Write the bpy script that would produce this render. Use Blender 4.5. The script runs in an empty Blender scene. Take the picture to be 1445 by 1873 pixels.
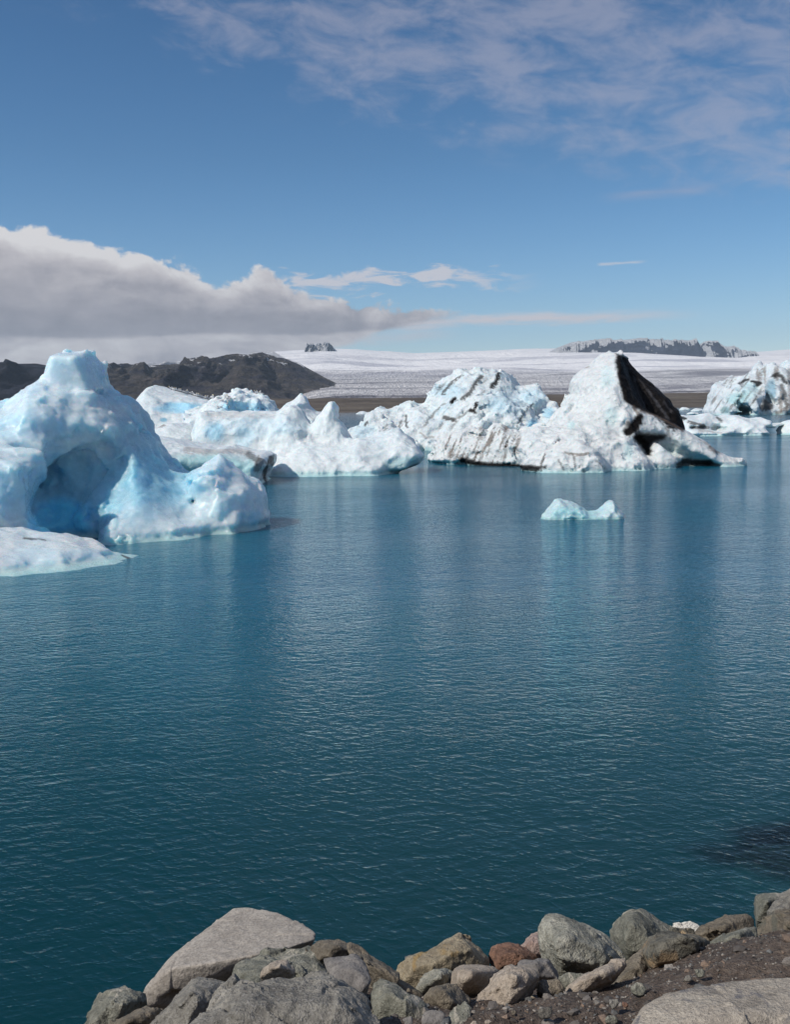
import bpy, bmesh, math, random
import numpy as np
import openvdb as vdb
from mathutils import Matrix, Vector

# ------------------------------------------------------------------ camera
C = bpy.context.scene.collection
SC = bpy.context.scene
F = 1822.0; CX = 722.5; CY = 936.5; EYE = 4.0; HAZE = 2.4e-5
PITCH = math.radians(5.84); ROLL = math.radians(-0.84)
cam_d = bpy.data.cameras.new('camera'); cam = bpy.data.objects.new('camera', cam_d); C.objects.link(cam)
cam_d.sensor_fit = 'VERTICAL'; cam_d.sensor_height = 36.0; cam_d.lens = 36.0 * F / 1873.0
cam_d.clip_start = 0.1; cam_d.clip_end = 90000
R3 = Matrix.Rotation(math.pi / 2 - PITCH, 3, 'X') @ Matrix.Rotation(ROLL, 3, 'Z')
cam.matrix_world = Matrix.Translation((0, 0, EYE)) @ R3.to_4x4()
SC.camera = cam
RN = np.array(R3)

def ray(px, py):
    d = np.array([(px - CX) / F, -(py - CY) / F, -1.0])
    return RN @ d

def at(px, py, Y):
    d = ray(px, py); return d * (Y / d[1]) + np.array([0, 0, EYE])

def project(P):
    q = (P - np.array([0, 0, EYE])) @ RN
    return CX + F * q[:, 0] / -q[:, 2], CY - F * q[:, 1] / -q[:, 2]

# ------------------------------------------------------------------ light and exposure
TO_SUN = Vector((-0.78, -0.40, 0.84)).normalized()
SUN_EL = math.asin(TO_SUN.z); SUN_AZ = math.atan2(TO_SUN.x, TO_SUN.y)
sl = bpy.data.lights.new('sun', 'SUN'); sl.energy = 3.7; sl.angle = math.radians(0.53); sl.color = (1.0, 0.945, 0.87)
so = bpy.data.objects.new('sun', sl); C.objects.link(so)
so.rotation_euler = TO_SUN.to_track_quat('Z', 'Y').to_euler(); so.location = (-20, -10, 40)
SC.view_settings.view_transform = 'Standard'; SC.view_settings.look = 'None'
SC.view_settings.exposure = 0.0; SC.view_settings.gamma = 1.0
SC.render.engine = 'CYCLES'
SC.cycles.use_denoising = True
SC.cycles.max_bounces = 8; SC.cycles.diffuse_bounces = 3; SC.cycles.glossy_bounces = 3
SC.cycles.transmission_bounces = 4; SC.cycles.transparent_max_bounces = 8; SC.cycles.volume_bounces = 0
SC.cycles.caustics_reflective = False; SC.cycles.caustics_refractive = False
SC.cycles.sample_clamp_indirect = 6.0

# ------------------------------------------------------------------ node expression helper
class X:
    """a scalar socket with arithmetic"""
    def __init__(s, nt, sock): s.nt, s.s = nt, sock
    def m(s, op, *a, clamp=False):
        n = s.nt.nodes.new('ShaderNodeMath'); n.operation = op; n.use_clamp = clamp
        for i, v in enumerate((s,) + a):
            if isinstance(v, X): s.nt.links.new(v.s, n.inputs[i])
            else: n.inputs[i].default_value = v
        return X(s.nt, n.outputs[0])
    def __add__(s, o): return s.m('ADD', o)
    __radd__ = __add__
    def __mul__(s, o): return s.m('MULTIPLY', o)
    __rmul__ = __mul__
    def __sub__(s, o): return s.m('SUBTRACT', o)
    def __rsub__(s, o): return (s * -1.0) + o
    def __truediv__(s, o): return s.m('DIVIDE', o)
    def clamp(s): return s.m('ADD', 0.0, clamp=True)
    def step(s, a, b):
        n = s.nt.nodes.new('ShaderNodeMapRange'); n.interpolation_type = 'SMOOTHSTEP'
        s.nt.links.new(s.s, n.inputs[0]); n.inputs[1].default_value = a; n.inputs[2].default_value = b
        return X(s.nt, n.outputs[0])

def curve(x, pts, lo, hi):
    """piecewise curve of x (lo..hi) through pts, values as they are"""
    nt = x.nt; n = nt.nodes.new('ShaderNodeFloatCurve')
    ys = [p[1] for p in pts]; y0, y1 = min(ys), max(ys) + 1e-9
    cm = n.mapping.curves[0]
    q = [((a - lo) / (hi - lo), (b - y0) / (y1 - y0)) for a, b in pts]
    cm.points[0].location = q[0]; cm.points[-1].location = q[-1]
    for a in q[1:-1]: cm.points.new(*a)
    n.mapping.update()
    nt.links.new(((x - lo) / (hi - lo)).clamp().s, n.inputs['Value'])
    return X(nt, n.outputs[0]) * (y1 - y0) + y0

def vec(nt, x, y, z=0.0):
    n = nt.nodes.new('ShaderNodeCombineXYZ')
    for i, v in enumerate((x, y, z)):
        if isinstance(v, X): nt.links.new(v.s, n.inputs[i])
        else: n.inputs[i].default_value = v
    return n.outputs[0]

def noise(nt, v, scale=1.0, detail=4.0, rough=0.55, dist=0.0, kind='FBM'):
    n = nt.nodes.new('ShaderNodeTexNoise')
    n.noise_type = kind
    if v is not None: nt.links.new(v, n.inputs['Vector'])
    n.inputs['Scale'].default_value = scale; n.inputs['Detail'].default_value = detail
    n.inputs['Roughness'].default_value = rough; n.inputs['Distortion'].default_value = dist
    return X(nt, n.outputs[0])

def mixc(nt, f, a, b, blend='MIX'):
    n = nt.nodes.new('ShaderNodeMix'); n.data_type = 'RGBA'; n.blend_type = blend
    for k, v in ((0, f), (6, a), (7, b)):
        if isinstance(v, X): nt.links.new(v.s, n.inputs[k])
        elif hasattr(v, 'is_linked'): nt.links.new(v, n.inputs[k])
        elif k == 0: n.inputs[k].default_value = v
        else: n.inputs[k].default_value = (*v, 1)
    return n.outputs[2]

def ramp(nt, x, stops, interp='LINEAR'):
    n = nt.nodes.new('ShaderNodeValToRGB'); n.color_ramp.interpolation = interp
    e = n.color_ramp.elements
    while len(e) < len(stops): e.new(0.5)
    for k, (p, c) in enumerate(stops): e[k].position = p; e[k].color = (*c, 1)
    nt.links.new(x.s, n.inputs[0]); return n.outputs[0]

# ------------------------------------------------------------------ sky
W = bpy.data.worlds.new('World'); SC.world = W; W.use_nodes = True
nt = W.node_tree; nt.nodes.clear()
out = nt.nodes.new('ShaderNodeOutputWorld'); bg = nt.nodes.new('ShaderNodeBackground')
nt.links.new(bg.outputs[0], out.inputs[0]); bg.inputs[1].default_value = 0.105
sky = nt.nodes.new('ShaderNodeTexSky'); sky.sky_type = 'NISHITA'; sky.sun_disc = False
sky.sun_elevation = SUN_EL; sky.sun_rotation = SUN_AZ; sky.altitude = 0; sky.air_density = 1.0; sky.dust_density = 0.25; sky.ozone_density = 4.0
tc = nt.nodes.new('ShaderNodeTexCoord'); sp = nt.nodes.new('ShaderNodeSeparateXYZ'); nt.links.new(tc.outputs['Generated'], sp.inputs[0])
dx, dy, dz = (X(nt, sp.outputs[i]) for i in range(3))
az = dx.m('ARCTAN2', dy)                     # 0 = straight ahead (+Y), to the right positive
el = dz.m('ARCSINE')
def aE(px, py):
    d = ray(px, py); d = d / np.linalg.norm(d)
    return math.atan2(d[0], d[1]), math.asin(d[2])
# cumulus bank over the left mountains: its top edge against azimuth
edge = [aE(*p) for p in [(-700, 560), (-420, 400), (-200, 440), (-60, 395), (20, 402), (110, 436), (200, 456), (330, 476), (400, 512), (455, 500), (480, 486), (500, 500), (560, 534), (650, 545), (720, 562), (830, 568), (900, 620), (1000, 700)]]
top = curve(az, edge, edge[0][0], edge[-1][0])
w1 = noise(nt, vec(nt, az * 30.0, el * 44.0, 0.3), 1.0, 8, 0.62, 0.3)
w2 = noise(nt, vec(nt, az * 7.0, el * 17.0, 4.3), 1.0, 5, 0.55, 0.3)
w3 = noise(nt, vec(nt, az * 13.0, el * 60.0, 9.3), 1.0, 6, 0.6, 0.4)
w1b = noise(nt, vec(nt, az * 30.0 - 0.24, el * 44.0 + 0.30, 0.3), 1.0, 8, 0.62, 0.3)     # the same billows a step towards the sun
w4 = noise(nt, vec(nt, az * 11.0, el * 24.0, 2.3), 1.0, 7, 0.6, 0.8)
w4b = noise(nt, vec(nt, az * 11.0 - 0.20, el * 24.0 + 0.30, 2.3), 1.0, 7, 0.6, 0.8)
relief = (w1 - w1b) * 0.9 + (w4 - w4b) * 1.3
dep = top - el + (w1 - 0.5) * 0.040 + (w4 - 0.5) * 0.030                    # depth below the top edge
bank = dep.step(-0.001, 0.0055) * az.step(0.10, 0.03)
e0 = lambda y: aE(300, y)[1]
under = [aE(*p) for p in [(-700, 1000), (430, 900), (500, 700), (560, 655), (640, 628), (720, 602), (790, 584), (850, 574), (1000, 590)]]
bot = curve(az, under, under[0][0], under[-1][0])
bank = bank * (el - bot + (w3 - 0.5) * 0.012 + (w1 - 0.5) * 0.010).step(-0.004, 0.004)
# underside: bank is dark above its flat base, mist below it
rel = el + (w2 - 0.5) * 0.022 - az * 0.02
tone = curve(rel, [(0.0, 0.62), (e0(690), 0.70), (e0(660), 0.74), (e0(636), 0.80), (e0(612), 0.78), (e0(598), 0.42), (e0(580), 0.40), (e0(550), 0.50), (e0(515), 0.56), (e0(480), 0.62), (0.25, 0.72)], 0.0, 0.25)
rim = dep.step(0.034, 0.002) * (az.step(-0.08, -0.33) * 0.30 + 0.26)
lum = tone + rim + relief * (dep.step(0.06, 0.0) * 0.60 + 0.16) + (w1 - 0.5) * 0.16 + (w4 - 0.5) * 0.95 * el.step(e0(598), e0(628)) + (w3 - 0.5) * 0.30 + (w2 - 0.5) * 0.25
ccol = ramp(nt, lum.clamp(), [(0.25, (2.3, 2.25, 2.55)), (0.5, (3.5, 3.35, 3.65)), (0.75, (5.4, 5.1, 5.25)), (1.0, (7.4, 7.2, 7.2))])
# thin bright streaks
def streak(line, thick, soft, sc_u, sc_v, seed, amt):
    pts = [aE(*p) for p in line]
    mid = curve(az, pts, pts[0][0], pts[-1][0])
    a0, a1 = pts[0][0], pts[-1][0]
    n = noise(nt, vec(nt, az * sc_u, el * sc_v, seed), 1.0, 5, 0.6, 0.6)
    ends = az.step(a0, a0 + 0.12 * (a1 - a0)) * az.step(a1, a1 - 0.35 * (a1 - a0))
    d = (el - mid).m('ABSOLUTE')
    return ((thick * 1.0 - d + (n - 0.5) * soft) / thick).step(0.0, 1.1) * ends * amt
s1 = streak([(560, 604), (760, 592), (1000, 581), (1200, 577), (1330, 576)], 0.0082, 0.018, 18, 130, 2.2, 1.0)
s2 = streak([(470, 520), (640, 518), (760, 508), (840, 502), (860, 508), (1010, 516)], 0.0090, 0.060, 26, 95, 5.1, 0.85)
s3 = streak([(1090, 484), (1140, 481), (1190, 478)], 0.0020, 0.006, 14, 90, 8.1, 0.6)
s4 = streak([(560, 648), (640, 622), (760, 612), (860, 610)], 0.009, 0.02, 14, 70, 3.1, 0.5)
# high broken cloud
h = noise(nt, vec(nt, az * 17.0 + el * 8.0, el * 38.0, 3.3), 1.0, 8, 0.62, 0.35)
h2 = noise(nt, vec(nt, az * 2.6, el * 5.2, 1.9), 1.0, 3, 0.5)
hreg = (el - az * -0.25).step(aE(722, 330)[1] , aE(722, 60)[1]) * curve(az, [(-0.6, 0.30), (-0.38, 0.42), (-0.25, 0.50), (-0.17, 0.90), (0.05, 1.0), (0.5, 1.0)], -0.6, 0.5)
high = ((h + (h2 - 0.5) * 0.16 + hreg * 0.26) - 0.30).step(0.25, 0.62) * hreg.step(0.02, 0.50) * 0.40
pk = noise(nt, vec(nt, az * 9.0, el * 60.0, 12.7), 1.0, 5, 0.55)
p1 = ((el - aE(1290, 345)[1]).m('ABSOLUTE') * -1.0 + 0.008 + (pk - 0.5) * 0.02).step(0.0, 0.012) * az.step(aE(1080, 345)[0], aE(1180, 345)[0]) * az.step(aE(1340, 345)[0], aE(1260, 345)[0]) * 0.45
grade = nt.nodes.new('ShaderNodeHueSaturation'); nt.links.new(sky.outputs[0], grade.inputs['Color']); grade.inputs['Saturation'].default_value = 1.30; grade.inputs['Value'].default_value = 1.0
col = mixc(nt, 1.0, grade.outputs[0], ramp(nt, el / 0.40, [(0.0, (1.40, 1.36, 1.48)), (0.25, (1.10, 1.10, 1.13)), (0.6, (0.90, 0.88, 0.88)), (0.95, (0.82, 0.76, 0.76))]), 'MULTIPLY')
col = mixc(nt, high, col, (4.9, 4.6, 5.3))
col = mixc(nt, p1, col, (4.3, 3.9, 4.7))
for s_ in (s1, s2, s3, s4): col = mixc(nt, s_.clamp(), col, (6.6, 6.3, 6.6))
# distant soft cumulus all round behind the viewer, for the light and the reflections
far = noise(nt, vec(nt, dx * 3.0, dy * 3.0, dz * 7.0), 1.0, 6, 0.55)
back = (far + dy * -0.25).step(0.60, 0.80) * dy.step(0.55, 0.2) * el.step(0.02, 0.2) * 0.8
col = mixc(nt, back, col, (5.6, 5.5, 5.8))
col = mixc(nt, bank, col, ccol)
nt.links.new(col, bg.inputs[0])

# ------------------------------------------------------------------ numpy noise
def _h(ix, iy, iz, seed):
    h = (ix.astype(np.uint32) * np.uint32(374761393) + iy.astype(np.uint32) * np.uint32(668265263)
         + iz.astype(np.uint32) * np.uint32(2147483647) + np.uint32(seed * 974711 & 0xffffffff))
    h ^= h >> np.uint32(13); h *= np.uint32(1274126177); h ^= h >> np.uint32(16); h *= np.uint32(2246822519); h ^= h >> np.uint32(13)
    return h
def gnoise(P, seed=0):
    """gradient noise at points P (n,3), about -1..1"""
    P = np.asarray(P, np.float32); fl = np.floor(P); i = fl.astype(np.int64); f = (P - fl)
    u = f * f * f * (f * (f * 6 - 15) + 10)
    tot = np.zeros(len(P), np.float32)
    for cx in (0, 1):
        wx = u[:, 0] if cx else 1 - u[:, 0]
        for cy in (0, 1):
            wy = u[:, 1] if cy else 1 - u[:, 1]
            for cz in (0, 1):
                wz = u[:, 2] if cz else 1 - u[:, 2]
                h = _h(i[:, 0] + cx, i[:, 1] + cy, i[:, 2] + cz, seed)
                gx = (h & np.uint32(1023)).astype(np.float32) / 511.5 - 1
                gy = ((h >> np.uint32(10)) & np.uint32(1023)).astype(np.float32) / 511.5 - 1
                gz = ((h >> np.uint32(20)) & np.uint32(1023)).astype(np.float32) / 511.5 - 1
                tot += wx * wy * wz * (gx * (f[:, 0] - cx) + gy * (f[:, 1] - cy) + gz * (f[:, 2] - cz))
    return tot * 1.4
def fbm(P, octv=4, seed=0, gain=0.5, lac=2.03, ridged=False):
    P = np.asarray(P, np.float32); a = 1.0; s = 0; n = 0; Q = P
    for k in range(octv):
        v = gnoise(Q, seed + k * 17)
        if ridged: v = 1 - 2 * np.abs(v) * 1.3
        s = s + a * v; n += a; a *= gain; Q = Q * lac + 13.7
    return s / n
def facet(P, seed=0):
    """broken planes: each cell of a scattered set is cut along its own tilted plane"""
    P = np.asarray(P, np.float32); i = np.floor(P).astype(np.int64); best = np.full(len(P), 1e9, np.float32); val = np.zeros(len(P), np.float32)
    for a in (-1, 0, 1):
        for b in (-1, 0, 1):
            for c in (-1, 0, 1):
                h = _h(i[:, 0] + a, i[:, 1] + b, i[:, 2] + c, seed)
                q = [((h >> np.uint32(s)) & np.uint32(1023)).astype(np.float32) / 1023 for s in (0, 10, 20)]
                D = np.stack([P[:, k] - (i[:, k] + (a, b, c)[k] + q[k]) for k in range(3)], 1)
                d = (D * D).sum(1); h2 = h * np.uint32(2654435761); h2 ^= h2 >> np.uint32(15)
                g = [((h2 >> np.uint32(s)) & np.uint32(1023)).astype(np.float32) / 511.5 - 1 for s in (0, 10, 20)]
                m = d < best; best = np.where(m, d, best); val = np.where(m, D[:, 0] * g[0] + D[:, 1] * g[1] + D[:, 2] * g[2], val)
    return val
def sstep(x, a, b):
    t = np.clip((x - a) / (b - a), 0, 1); return t * t * (3 - 2 * t)

# ------------------------------------------------------------------ mesh helpers
def link(name, me, mat=None, parent=None):
    o = bpy.data.objects.new(name, me); C.objects.link(o)
    if mat: me.materials.append(mat)
    if parent: o.parent = parent
    return o
def tag(o, label=None, cat=None, group=None, kind=None):
    for k, v in (('label', label), ('category', cat), ('group', group), ('kind', kind)):
        if v: o[k] = v
    return o
def mesh_np(name, V, Fc, smooth=True, col=None, attrs=None):
    me = bpy.data.meshes.new(name)
    V = np.ascontiguousarray(V, np.float32); Fc = np.ascontiguousarray(Fc, np.int32)
    k = Fc.shape[1]
    me.vertices.add(len(V)); me.vertices.foreach_set('co', V.ravel())
    me.loops.add(Fc.size); me.loops.foreach_set('vertex_index', Fc.ravel())
    me.polygons.add(len(Fc)); me.polygons.foreach_set('loop_start', np.arange(0, Fc.size, k, dtype=np.int32))
    me.polygons.foreach_set('use_smooth', np.full(len(Fc), smooth))
    me.update(calc_edges=True)
    if col is not None:
        a = me.color_attributes.new('tint', 'FLOAT_COLOR', 'POINT')
        a.data.foreach_set('color', np.concatenate([col, np.ones((len(V), 1))], 1).astype(np.float32).ravel())
    for n_, v in (attrs or {}).items():
        a = me.attributes.new(n_, 'FLOAT', 'POINT'); a.data.foreach_set('value', v.astype(np.float32))
    return me
def iso(f, lo, vox):
    g = vdb.FloatGrid(); g.background = 5.0
    g.copyFromArray(np.ascontiguousarray(f, np.float32)); 
    P, Q = g.convertToQuads(0.0)
    P = P * vox + lo
    a, b, c = P[Q[:, 0]], P[Q[:, 1]], P[Q[:, 2]]
    vol = np.einsum('ij,ij->i', a - P.mean(0), np.cross(b - a, c - a)).sum()
    if vol < 0: Q = Q[:, ::-1]
    return P, Q
def origin(o, p):
    """move the mesh's origin to p"""
    p = Vector([float(v) for v in p]); o.data.transform(Matrix.Translation(-p)); o.location = p
    return o
def poly_sd(px, pz, poly):
    """signed distance to a polygon, positive inside"""
    d = np.full(px.shape, 1e9); ins = np.zeros(px.shape, bool); n = len(poly)
    for i in range(n):
        ax, ay = poly[i]; bx, by = poly[(i + 1) % n]
        ex, ey = bx - ax, by - ay; L = ex * ex + ey * ey + 1e-12
        t = np.clip(((px - ax) * ex + (pz - ay) * ey) / L, 0, 1)
        d = np.minimum(d, (px - ax - t * ex) ** 2 + (pz - ay - t * ey) ** 2)
        c = (ay > pz) != (by > pz)
        with np.errstate(divide='ignore', invalid='ignore'):
            ins ^= c & (px < (bx - ax) * (pz - ay) / (by - ay + 1e-12) + ax)
    d = np.sqrt(d); return np.where(ins, d, -d)
def smin(a, b, k): 
    h = np.clip(0.5 + 0.5 * (b - a) / k, 0, 1); return b * (1 - h) + a * h - k * h * (1 - h)

# ------------------------------------------------------------------ ice builder
def comp(poly, Y, T, E, lean=0.0, skew=0.0, Tb=None, op='+', k=0.3, px0=None, pw=2.0):
    """one mass of ice: an outline (photo pixels, laid on its own leaning plane), T thick to the front, Tb to the back, rounded over E"""
    px0 = px0 if px0 is not None else sum(p[0] for p in poly) / len(poly)
    o = at(px0, 0, Y); x0 = o[0]
    pts = []
    for p in poly:
        d = ray(*p)              # y = Y + lean*z + skew*(x-x0)
        t = (Y + lean * EYE - skew * x0) / (d[1] - lean * d[2] - skew * d[0])
        P = d * t + np.array([0, 0, EYE]); pts.append((P[0], P[2]))
    return dict(pts=pts, Y=Y, x0=x0, lean=lean, skew=skew, T=T, Tb=Tb or T, E=E, op=op, k=k, pw=pw)
def build_sdf(comps, vox, zmin=-1.6, pad=3, rough=None, calm=(), notch=0.0, shelf=0.0):
    xs = [q[0] for c in comps if c['op'] == '+' for q in c['pts']]; zs = [q[1] for c in comps if c['op'] == '+' for q in c['pts']]
    ylo = min(c['Y'] + c['lean'] * q[1] + c['skew'] * (q[0] - c['x0']) - c['T'] for c in comps if c['op'] == '+' for q in c['pts'])
    yhi = max(c['Y'] + c['lean'] * q[1] + c['skew'] * (q[0] - c['x0']) + c['Tb'] for c in comps if c['op'] == '+' for q in c['pts'])
    ylo -= shelf
    lo = np.array([min(xs), ylo, max(zmin, min(zs))]) - vox * pad
    hi = np.array([max(xs), yhi, max(zs)]) + vox * pad * 2
    n = np.ceil((hi - lo) / vox).astype(int)
    gx = lo[0] + np.arange(n[0]) * vox; gy = lo[1] + np.arange(n[1]) * vox; gz = lo[2] + np.arange(n[2]) * vox
    XX, ZZ = np.meshgrid(gx, gz, indexing='ij')
    f = np.full(n, 5.0, np.float32)
    for c in comps:
        d2 = poly_sd(XX, ZZ, c['pts'])
        q = np.clip(1 - d2 / c['E'], 0, 6)[:, None, :]
        yc = (c['Y'] + c['lean'] * ZZ + c['skew'] * (XX - c['x0']))[:, None, :]
        w = gy[None, :, None] - yc
        w = np.abs(w) / np.where(w < 0, c['T'], c['Tb'])
        p = c['pw']
        g = ((q ** p + w ** p) ** (1 / p) - 1) * min(c['E'], c['T'], c['Tb'])
        g = g.astype(np.float32)
        if c['op'] == '+': f = smin(f, g, c['k'])
        else: f = -smin(-f, g, c['k'])
    if notch: f += (notch * np.exp(-((gz - notch * 0.9) / (notch * 1.1)) ** 2)).astype(np.float32)[None, None, :]
    if shelf: f -= (shelf * sstep(-gz, 0.12, 0.12 + shelf * 0.45)).astype(np.float32)[None, None, :]
    if rough:
        band = np.argwhere(np.abs(f) < 2.2 * sum(abs(r[1]) for r in rough) + vox * 2)
        P = lo + band * vox
        add = np.zeros(len(P), np.float32)
        for r in rough:
            fr, amp, kind = r[0], r[1], r[2]; st = np.array(r[3] if len(r) > 3 else (1, 1, 1))
            sd = int(fr * 31 + abs(amp) * 977)
            if kind == 'fbm': add += amp * fbm(P * fr * st, 4, sd)
            elif kind == 'rid': add -= amp * fbm(P * fr * st, 3, sd, ridged=True)
            elif kind == 'fac': add += amp * facet(P * fr * st + 0.35 * fbm(P * fr * 2, 2, sd)[:, None], sd)
            elif kind == 'bil': add += amp * (np.abs(gnoise(P * fr * st, sd)) * 2 - 0.5)
            elif kind == 'scal':            # scalloped melt cups: sharp crests between smooth hollows
                add -= amp * (0.5 - np.abs(gnoise(P * fr * st, sd)) * 2.0) + amp * 0.35 * (0.5 - np.abs(gnoise(P * fr * 2.3 * st, sd + 5)) * 2.0)
        if calm:
            u, v = project(P)
            for reg, amt in calm: add *= 1 - amt * sstep(poly_sd(u, v, reg), -6, 8)
        f[band[:, 0], band[:, 1], band[:, 2]] += add
    # open ends are closed inside the grid
    for a in range(3):
        s = [slice(None)] * 3; s[a] = 0; f[tuple(s)] = 1.0; s[a] = -1; f[tuple(s)] = 1.0
    return f, lo
WHITE = np.array([0.66, 0.725, 0.735]); BLUE = np.array([0.25, 0.57, 0.74]); DEEP = np.array([0.055, 0.30, 0.46]); DIRT = np.array([0.035, 0.032, 0.030]); TEAL = np.array([0.30, 0.58, 0.60])
def seg_dist(u, v, line):
    d = np.full(len(u), 1e9)
    for (ax, ay), (bx, by) in zip(line[:-1], line[1:]):
        ex, ey = bx - ax, by - ay; t = np.clip(((u - ax) * ex + (v - ay) * ey) / (ex * ex + ey * ey + 1e-9), 0, 1)
        d = np.minimum(d, np.hypot(u - ax - t * ex, v - ay - t * ey))
    return d
def ice(name, label, comps, vox, rough, mat, blues=(), dirt_shade=(), stripes=None, base=WHITE, tealz=0.35, bluemix=0.25, seed=1, cat='iceberg', zmin=-1.6, grime=0.0, group=None, nscale=1.0, calm=(), fills=(), notch=0.12, shelf=0.9):
    f, lo = build_sdf(comps, vox, zmin, rough=rough, calm=calm, notch=notch, shelf=shelf)
    P, Q = iso(f, lo, vox)
    me = mesh_np(name, P, Q)
    N = np.empty(len(P) * 3, np.float32); me.vertices.foreach_get('normal', N); N = N.reshape(-1, 3)
    u, v = project(P)
    S = nscale
    n1 = fbm(P * 0.55 * S, 4, seed); n2 = fbm(P * 2.2 * S, 4, seed + 3); n3 = fbm(P * 6.0 * S, 3, seed + 5)
    col = np.repeat(base[None], len(P), 0)
    # clear blue ice shows between weathered white patches, more on upright faces
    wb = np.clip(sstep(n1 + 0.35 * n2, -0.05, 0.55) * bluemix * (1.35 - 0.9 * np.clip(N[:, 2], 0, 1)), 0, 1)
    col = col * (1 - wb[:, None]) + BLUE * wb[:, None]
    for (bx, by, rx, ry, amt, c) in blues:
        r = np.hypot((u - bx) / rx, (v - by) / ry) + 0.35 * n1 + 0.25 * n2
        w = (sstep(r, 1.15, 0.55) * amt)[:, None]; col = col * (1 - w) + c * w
    if grime:
        w = (sstep(n2 + n3 * 0.6 - 0.3 * N[:, 2], 0.20, 0.7) * grime)[:, None]; col = col * (1 - w) + np.array([0.30, 0.26, 0.22]) * w
    if stripes:
        for (reg, ang, per, lo_, amt, c) in stripes:
            inside = sstep(poly_sd(u, v, reg) + 6 * n2, -3, 6)
            s = (u * math.cos(ang) + v * math.sin(ang)) / per
            t = (u * -math.sin(ang) + v * math.cos(ang)) / (per * 7)
            q = fbm(np.stack([s + n2 * 0.25, t, t * 0], 1), 3, seed + 9)
            w = (sstep(q + 0.25 * n3, lo_, lo_ + 0.22) * amt * inside)[:, None]; col = col * (1 - w) + c * w
    if tealz:                               # washed, water-soaked foot of the ice
        w = (sstep(P[:, 2] + 0.25 * tealz * n2, tealz, 0.0) * 0.75)[:, None]; col = col * (1 - w) + TEAL * w
    for (reg, soft, amt, c) in fills:
        w = (sstep(poly_sd(u, v, reg) + 3.0 * n2 + 2.5 * n3, -soft, soft) * amt)[:, None] * (1 - 0.05 * sstep(n1 + n3, 0.3, 0.6))[:, None]; col = col * (1 - w) + c * w
    for (line, wd, amt, c) in dirt_shade:  # strokes of dirt, and of shade painted inside the pyramid berg's hollows
        d = seg_dist(u + 5 * n2 + 2 * n3, v + 5 * n1 + 3 * n3, line) / wd + 0.55 * n3 + 0.25 * n2
        w = (sstep(d, 1.05, 0.45) * amt)[:, None]; col = col * (1 - w) + c * w
    a = me.color_attributes.new('tint', 'FLOAT_COLOR', 'POINT')
    a.data.foreach_set('color', np.concatenate([col, np.ones((len(P), 1))], 1).astype(np.float32).ravel())
    o = link(name, me, mat); tag(o, label, cat, group)
    b = P[P[:, 2] < 0.5]; b = b if len(b) else P
    origin(o, (b[:, 0].mean(), b[:, 1].mean(), 0))
    return o

def ice_mat(name, scale=1.0, rough=0.30, sss=0.5, bump=0.5):
    m = bpy.data.materials.new(name); m.use_nodes = True; nt = m.node_tree; p = nt.nodes['Principled BSDF']
    a = nt.nodes.new('ShaderNodeVertexColor'); a.layer_name = 'tint'
    g = nt.nodes.new('ShaderNodeNewGeometry')
    n1 = noise(nt, g.outputs['Position'], 5.0 / scale, 5, 0.6)
    n2 = noise(nt, g.outputs['Position'], 26.0 / scale, 3, 0.6)
    c = mixc(nt, n1.step(0.42, 0.68), a.outputs[0], (1.12, 1.10, 1.09), 'MULTIPLY')
    nt.links.new(c, p.inputs['Base Color'])
    lum_ = nt.nodes.new('ShaderNodeRGBToBW'); nt.links.new(a.outputs[0], lum_.inputs[0]); nt.links.new((X(nt, lum_.outputs[0]).step(0.05, 0.35) * sss).s, p.inputs['Subsurface Weight'])
    p.inputs['Subsurface Radius'].default_value = (0.35, 0.75, 1.0)
    p.inputs['Subsurface Scale'].default_value = 0.5 * scale
    rgb = nt.nodes.new('ShaderNodeRGBToBW'); nt.links.new(a.outputs[0], rgb.inputs[0]); nt.links.new(X(nt, rgb.outputs[0]).step(0.0, 0.4).__mul__(0.45).__add__(0.05).s, p.inputs['Specular IOR Level'])
    p.inputs['IOR'].default_value = 1.31
    nt.links.new((n2.step(0.40, 0.60) * (rough * 0.9) + n1 * (rough * 0.9) + 0.07).s, p.inputs['Roughness'])
    vo = nt.nodes.new('ShaderNodeTexVoronoi'); vo.feature = 'SMOOTH_F1'; vo.inputs['Scale'].default_value = 3.2 / scale; vo.inputs['Smoothness'].default_value = 0.35
    wp = nt.nodes.new('ShaderNodeVectorMath'); wp.operation = 'ADD'; nt.links.new(g.outputs['Position'], wp.inputs[0]); nt.links.new(vec(nt, n1 * 0.5 * scale, n1 * 0.3 * scale, n1 * 0.4 * scale), wp.inputs[1]); nt.links.new(wp.outputs[0], vo.inputs['Vector'])
    cups = X(nt, vo.outputs['Distance'])
    b = nt.nodes.new('ShaderNodeBump'); b.inputs['Strength'].default_value = bump; b.inputs['Distance'].default_value = 0.10 * scale
    nt.links.new((n1 * 0.7 + n2 * 0.28 + cups * cups * 0.9).s, b.inputs['Height']); nt.links.new(b.outputs[0], p.inputs['Normal'])
    return m
ICE_N = ice_mat('near_ice', 1.0, 0.22, 0.8, 0.30)
ICE_N.node_tree.nodes['Principled BSDF'].inputs['Subsurface Scale'].default_value = 0.9
ICE_M = ice_mat('weathered_ice', 1.6, 0.45, 0.4, 0.6)
ICE_R = ice_mat('granular_ice', 1.4, 0.5, 0.35, 1.0)
ICE_F = ice_mat('far_ice', 4.0, 0.5, 0.3, 0.8)
K = np.array([0.012, 0.011, 0.011]); BR = np.array([0.16, 0.115, 0.085])

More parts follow.
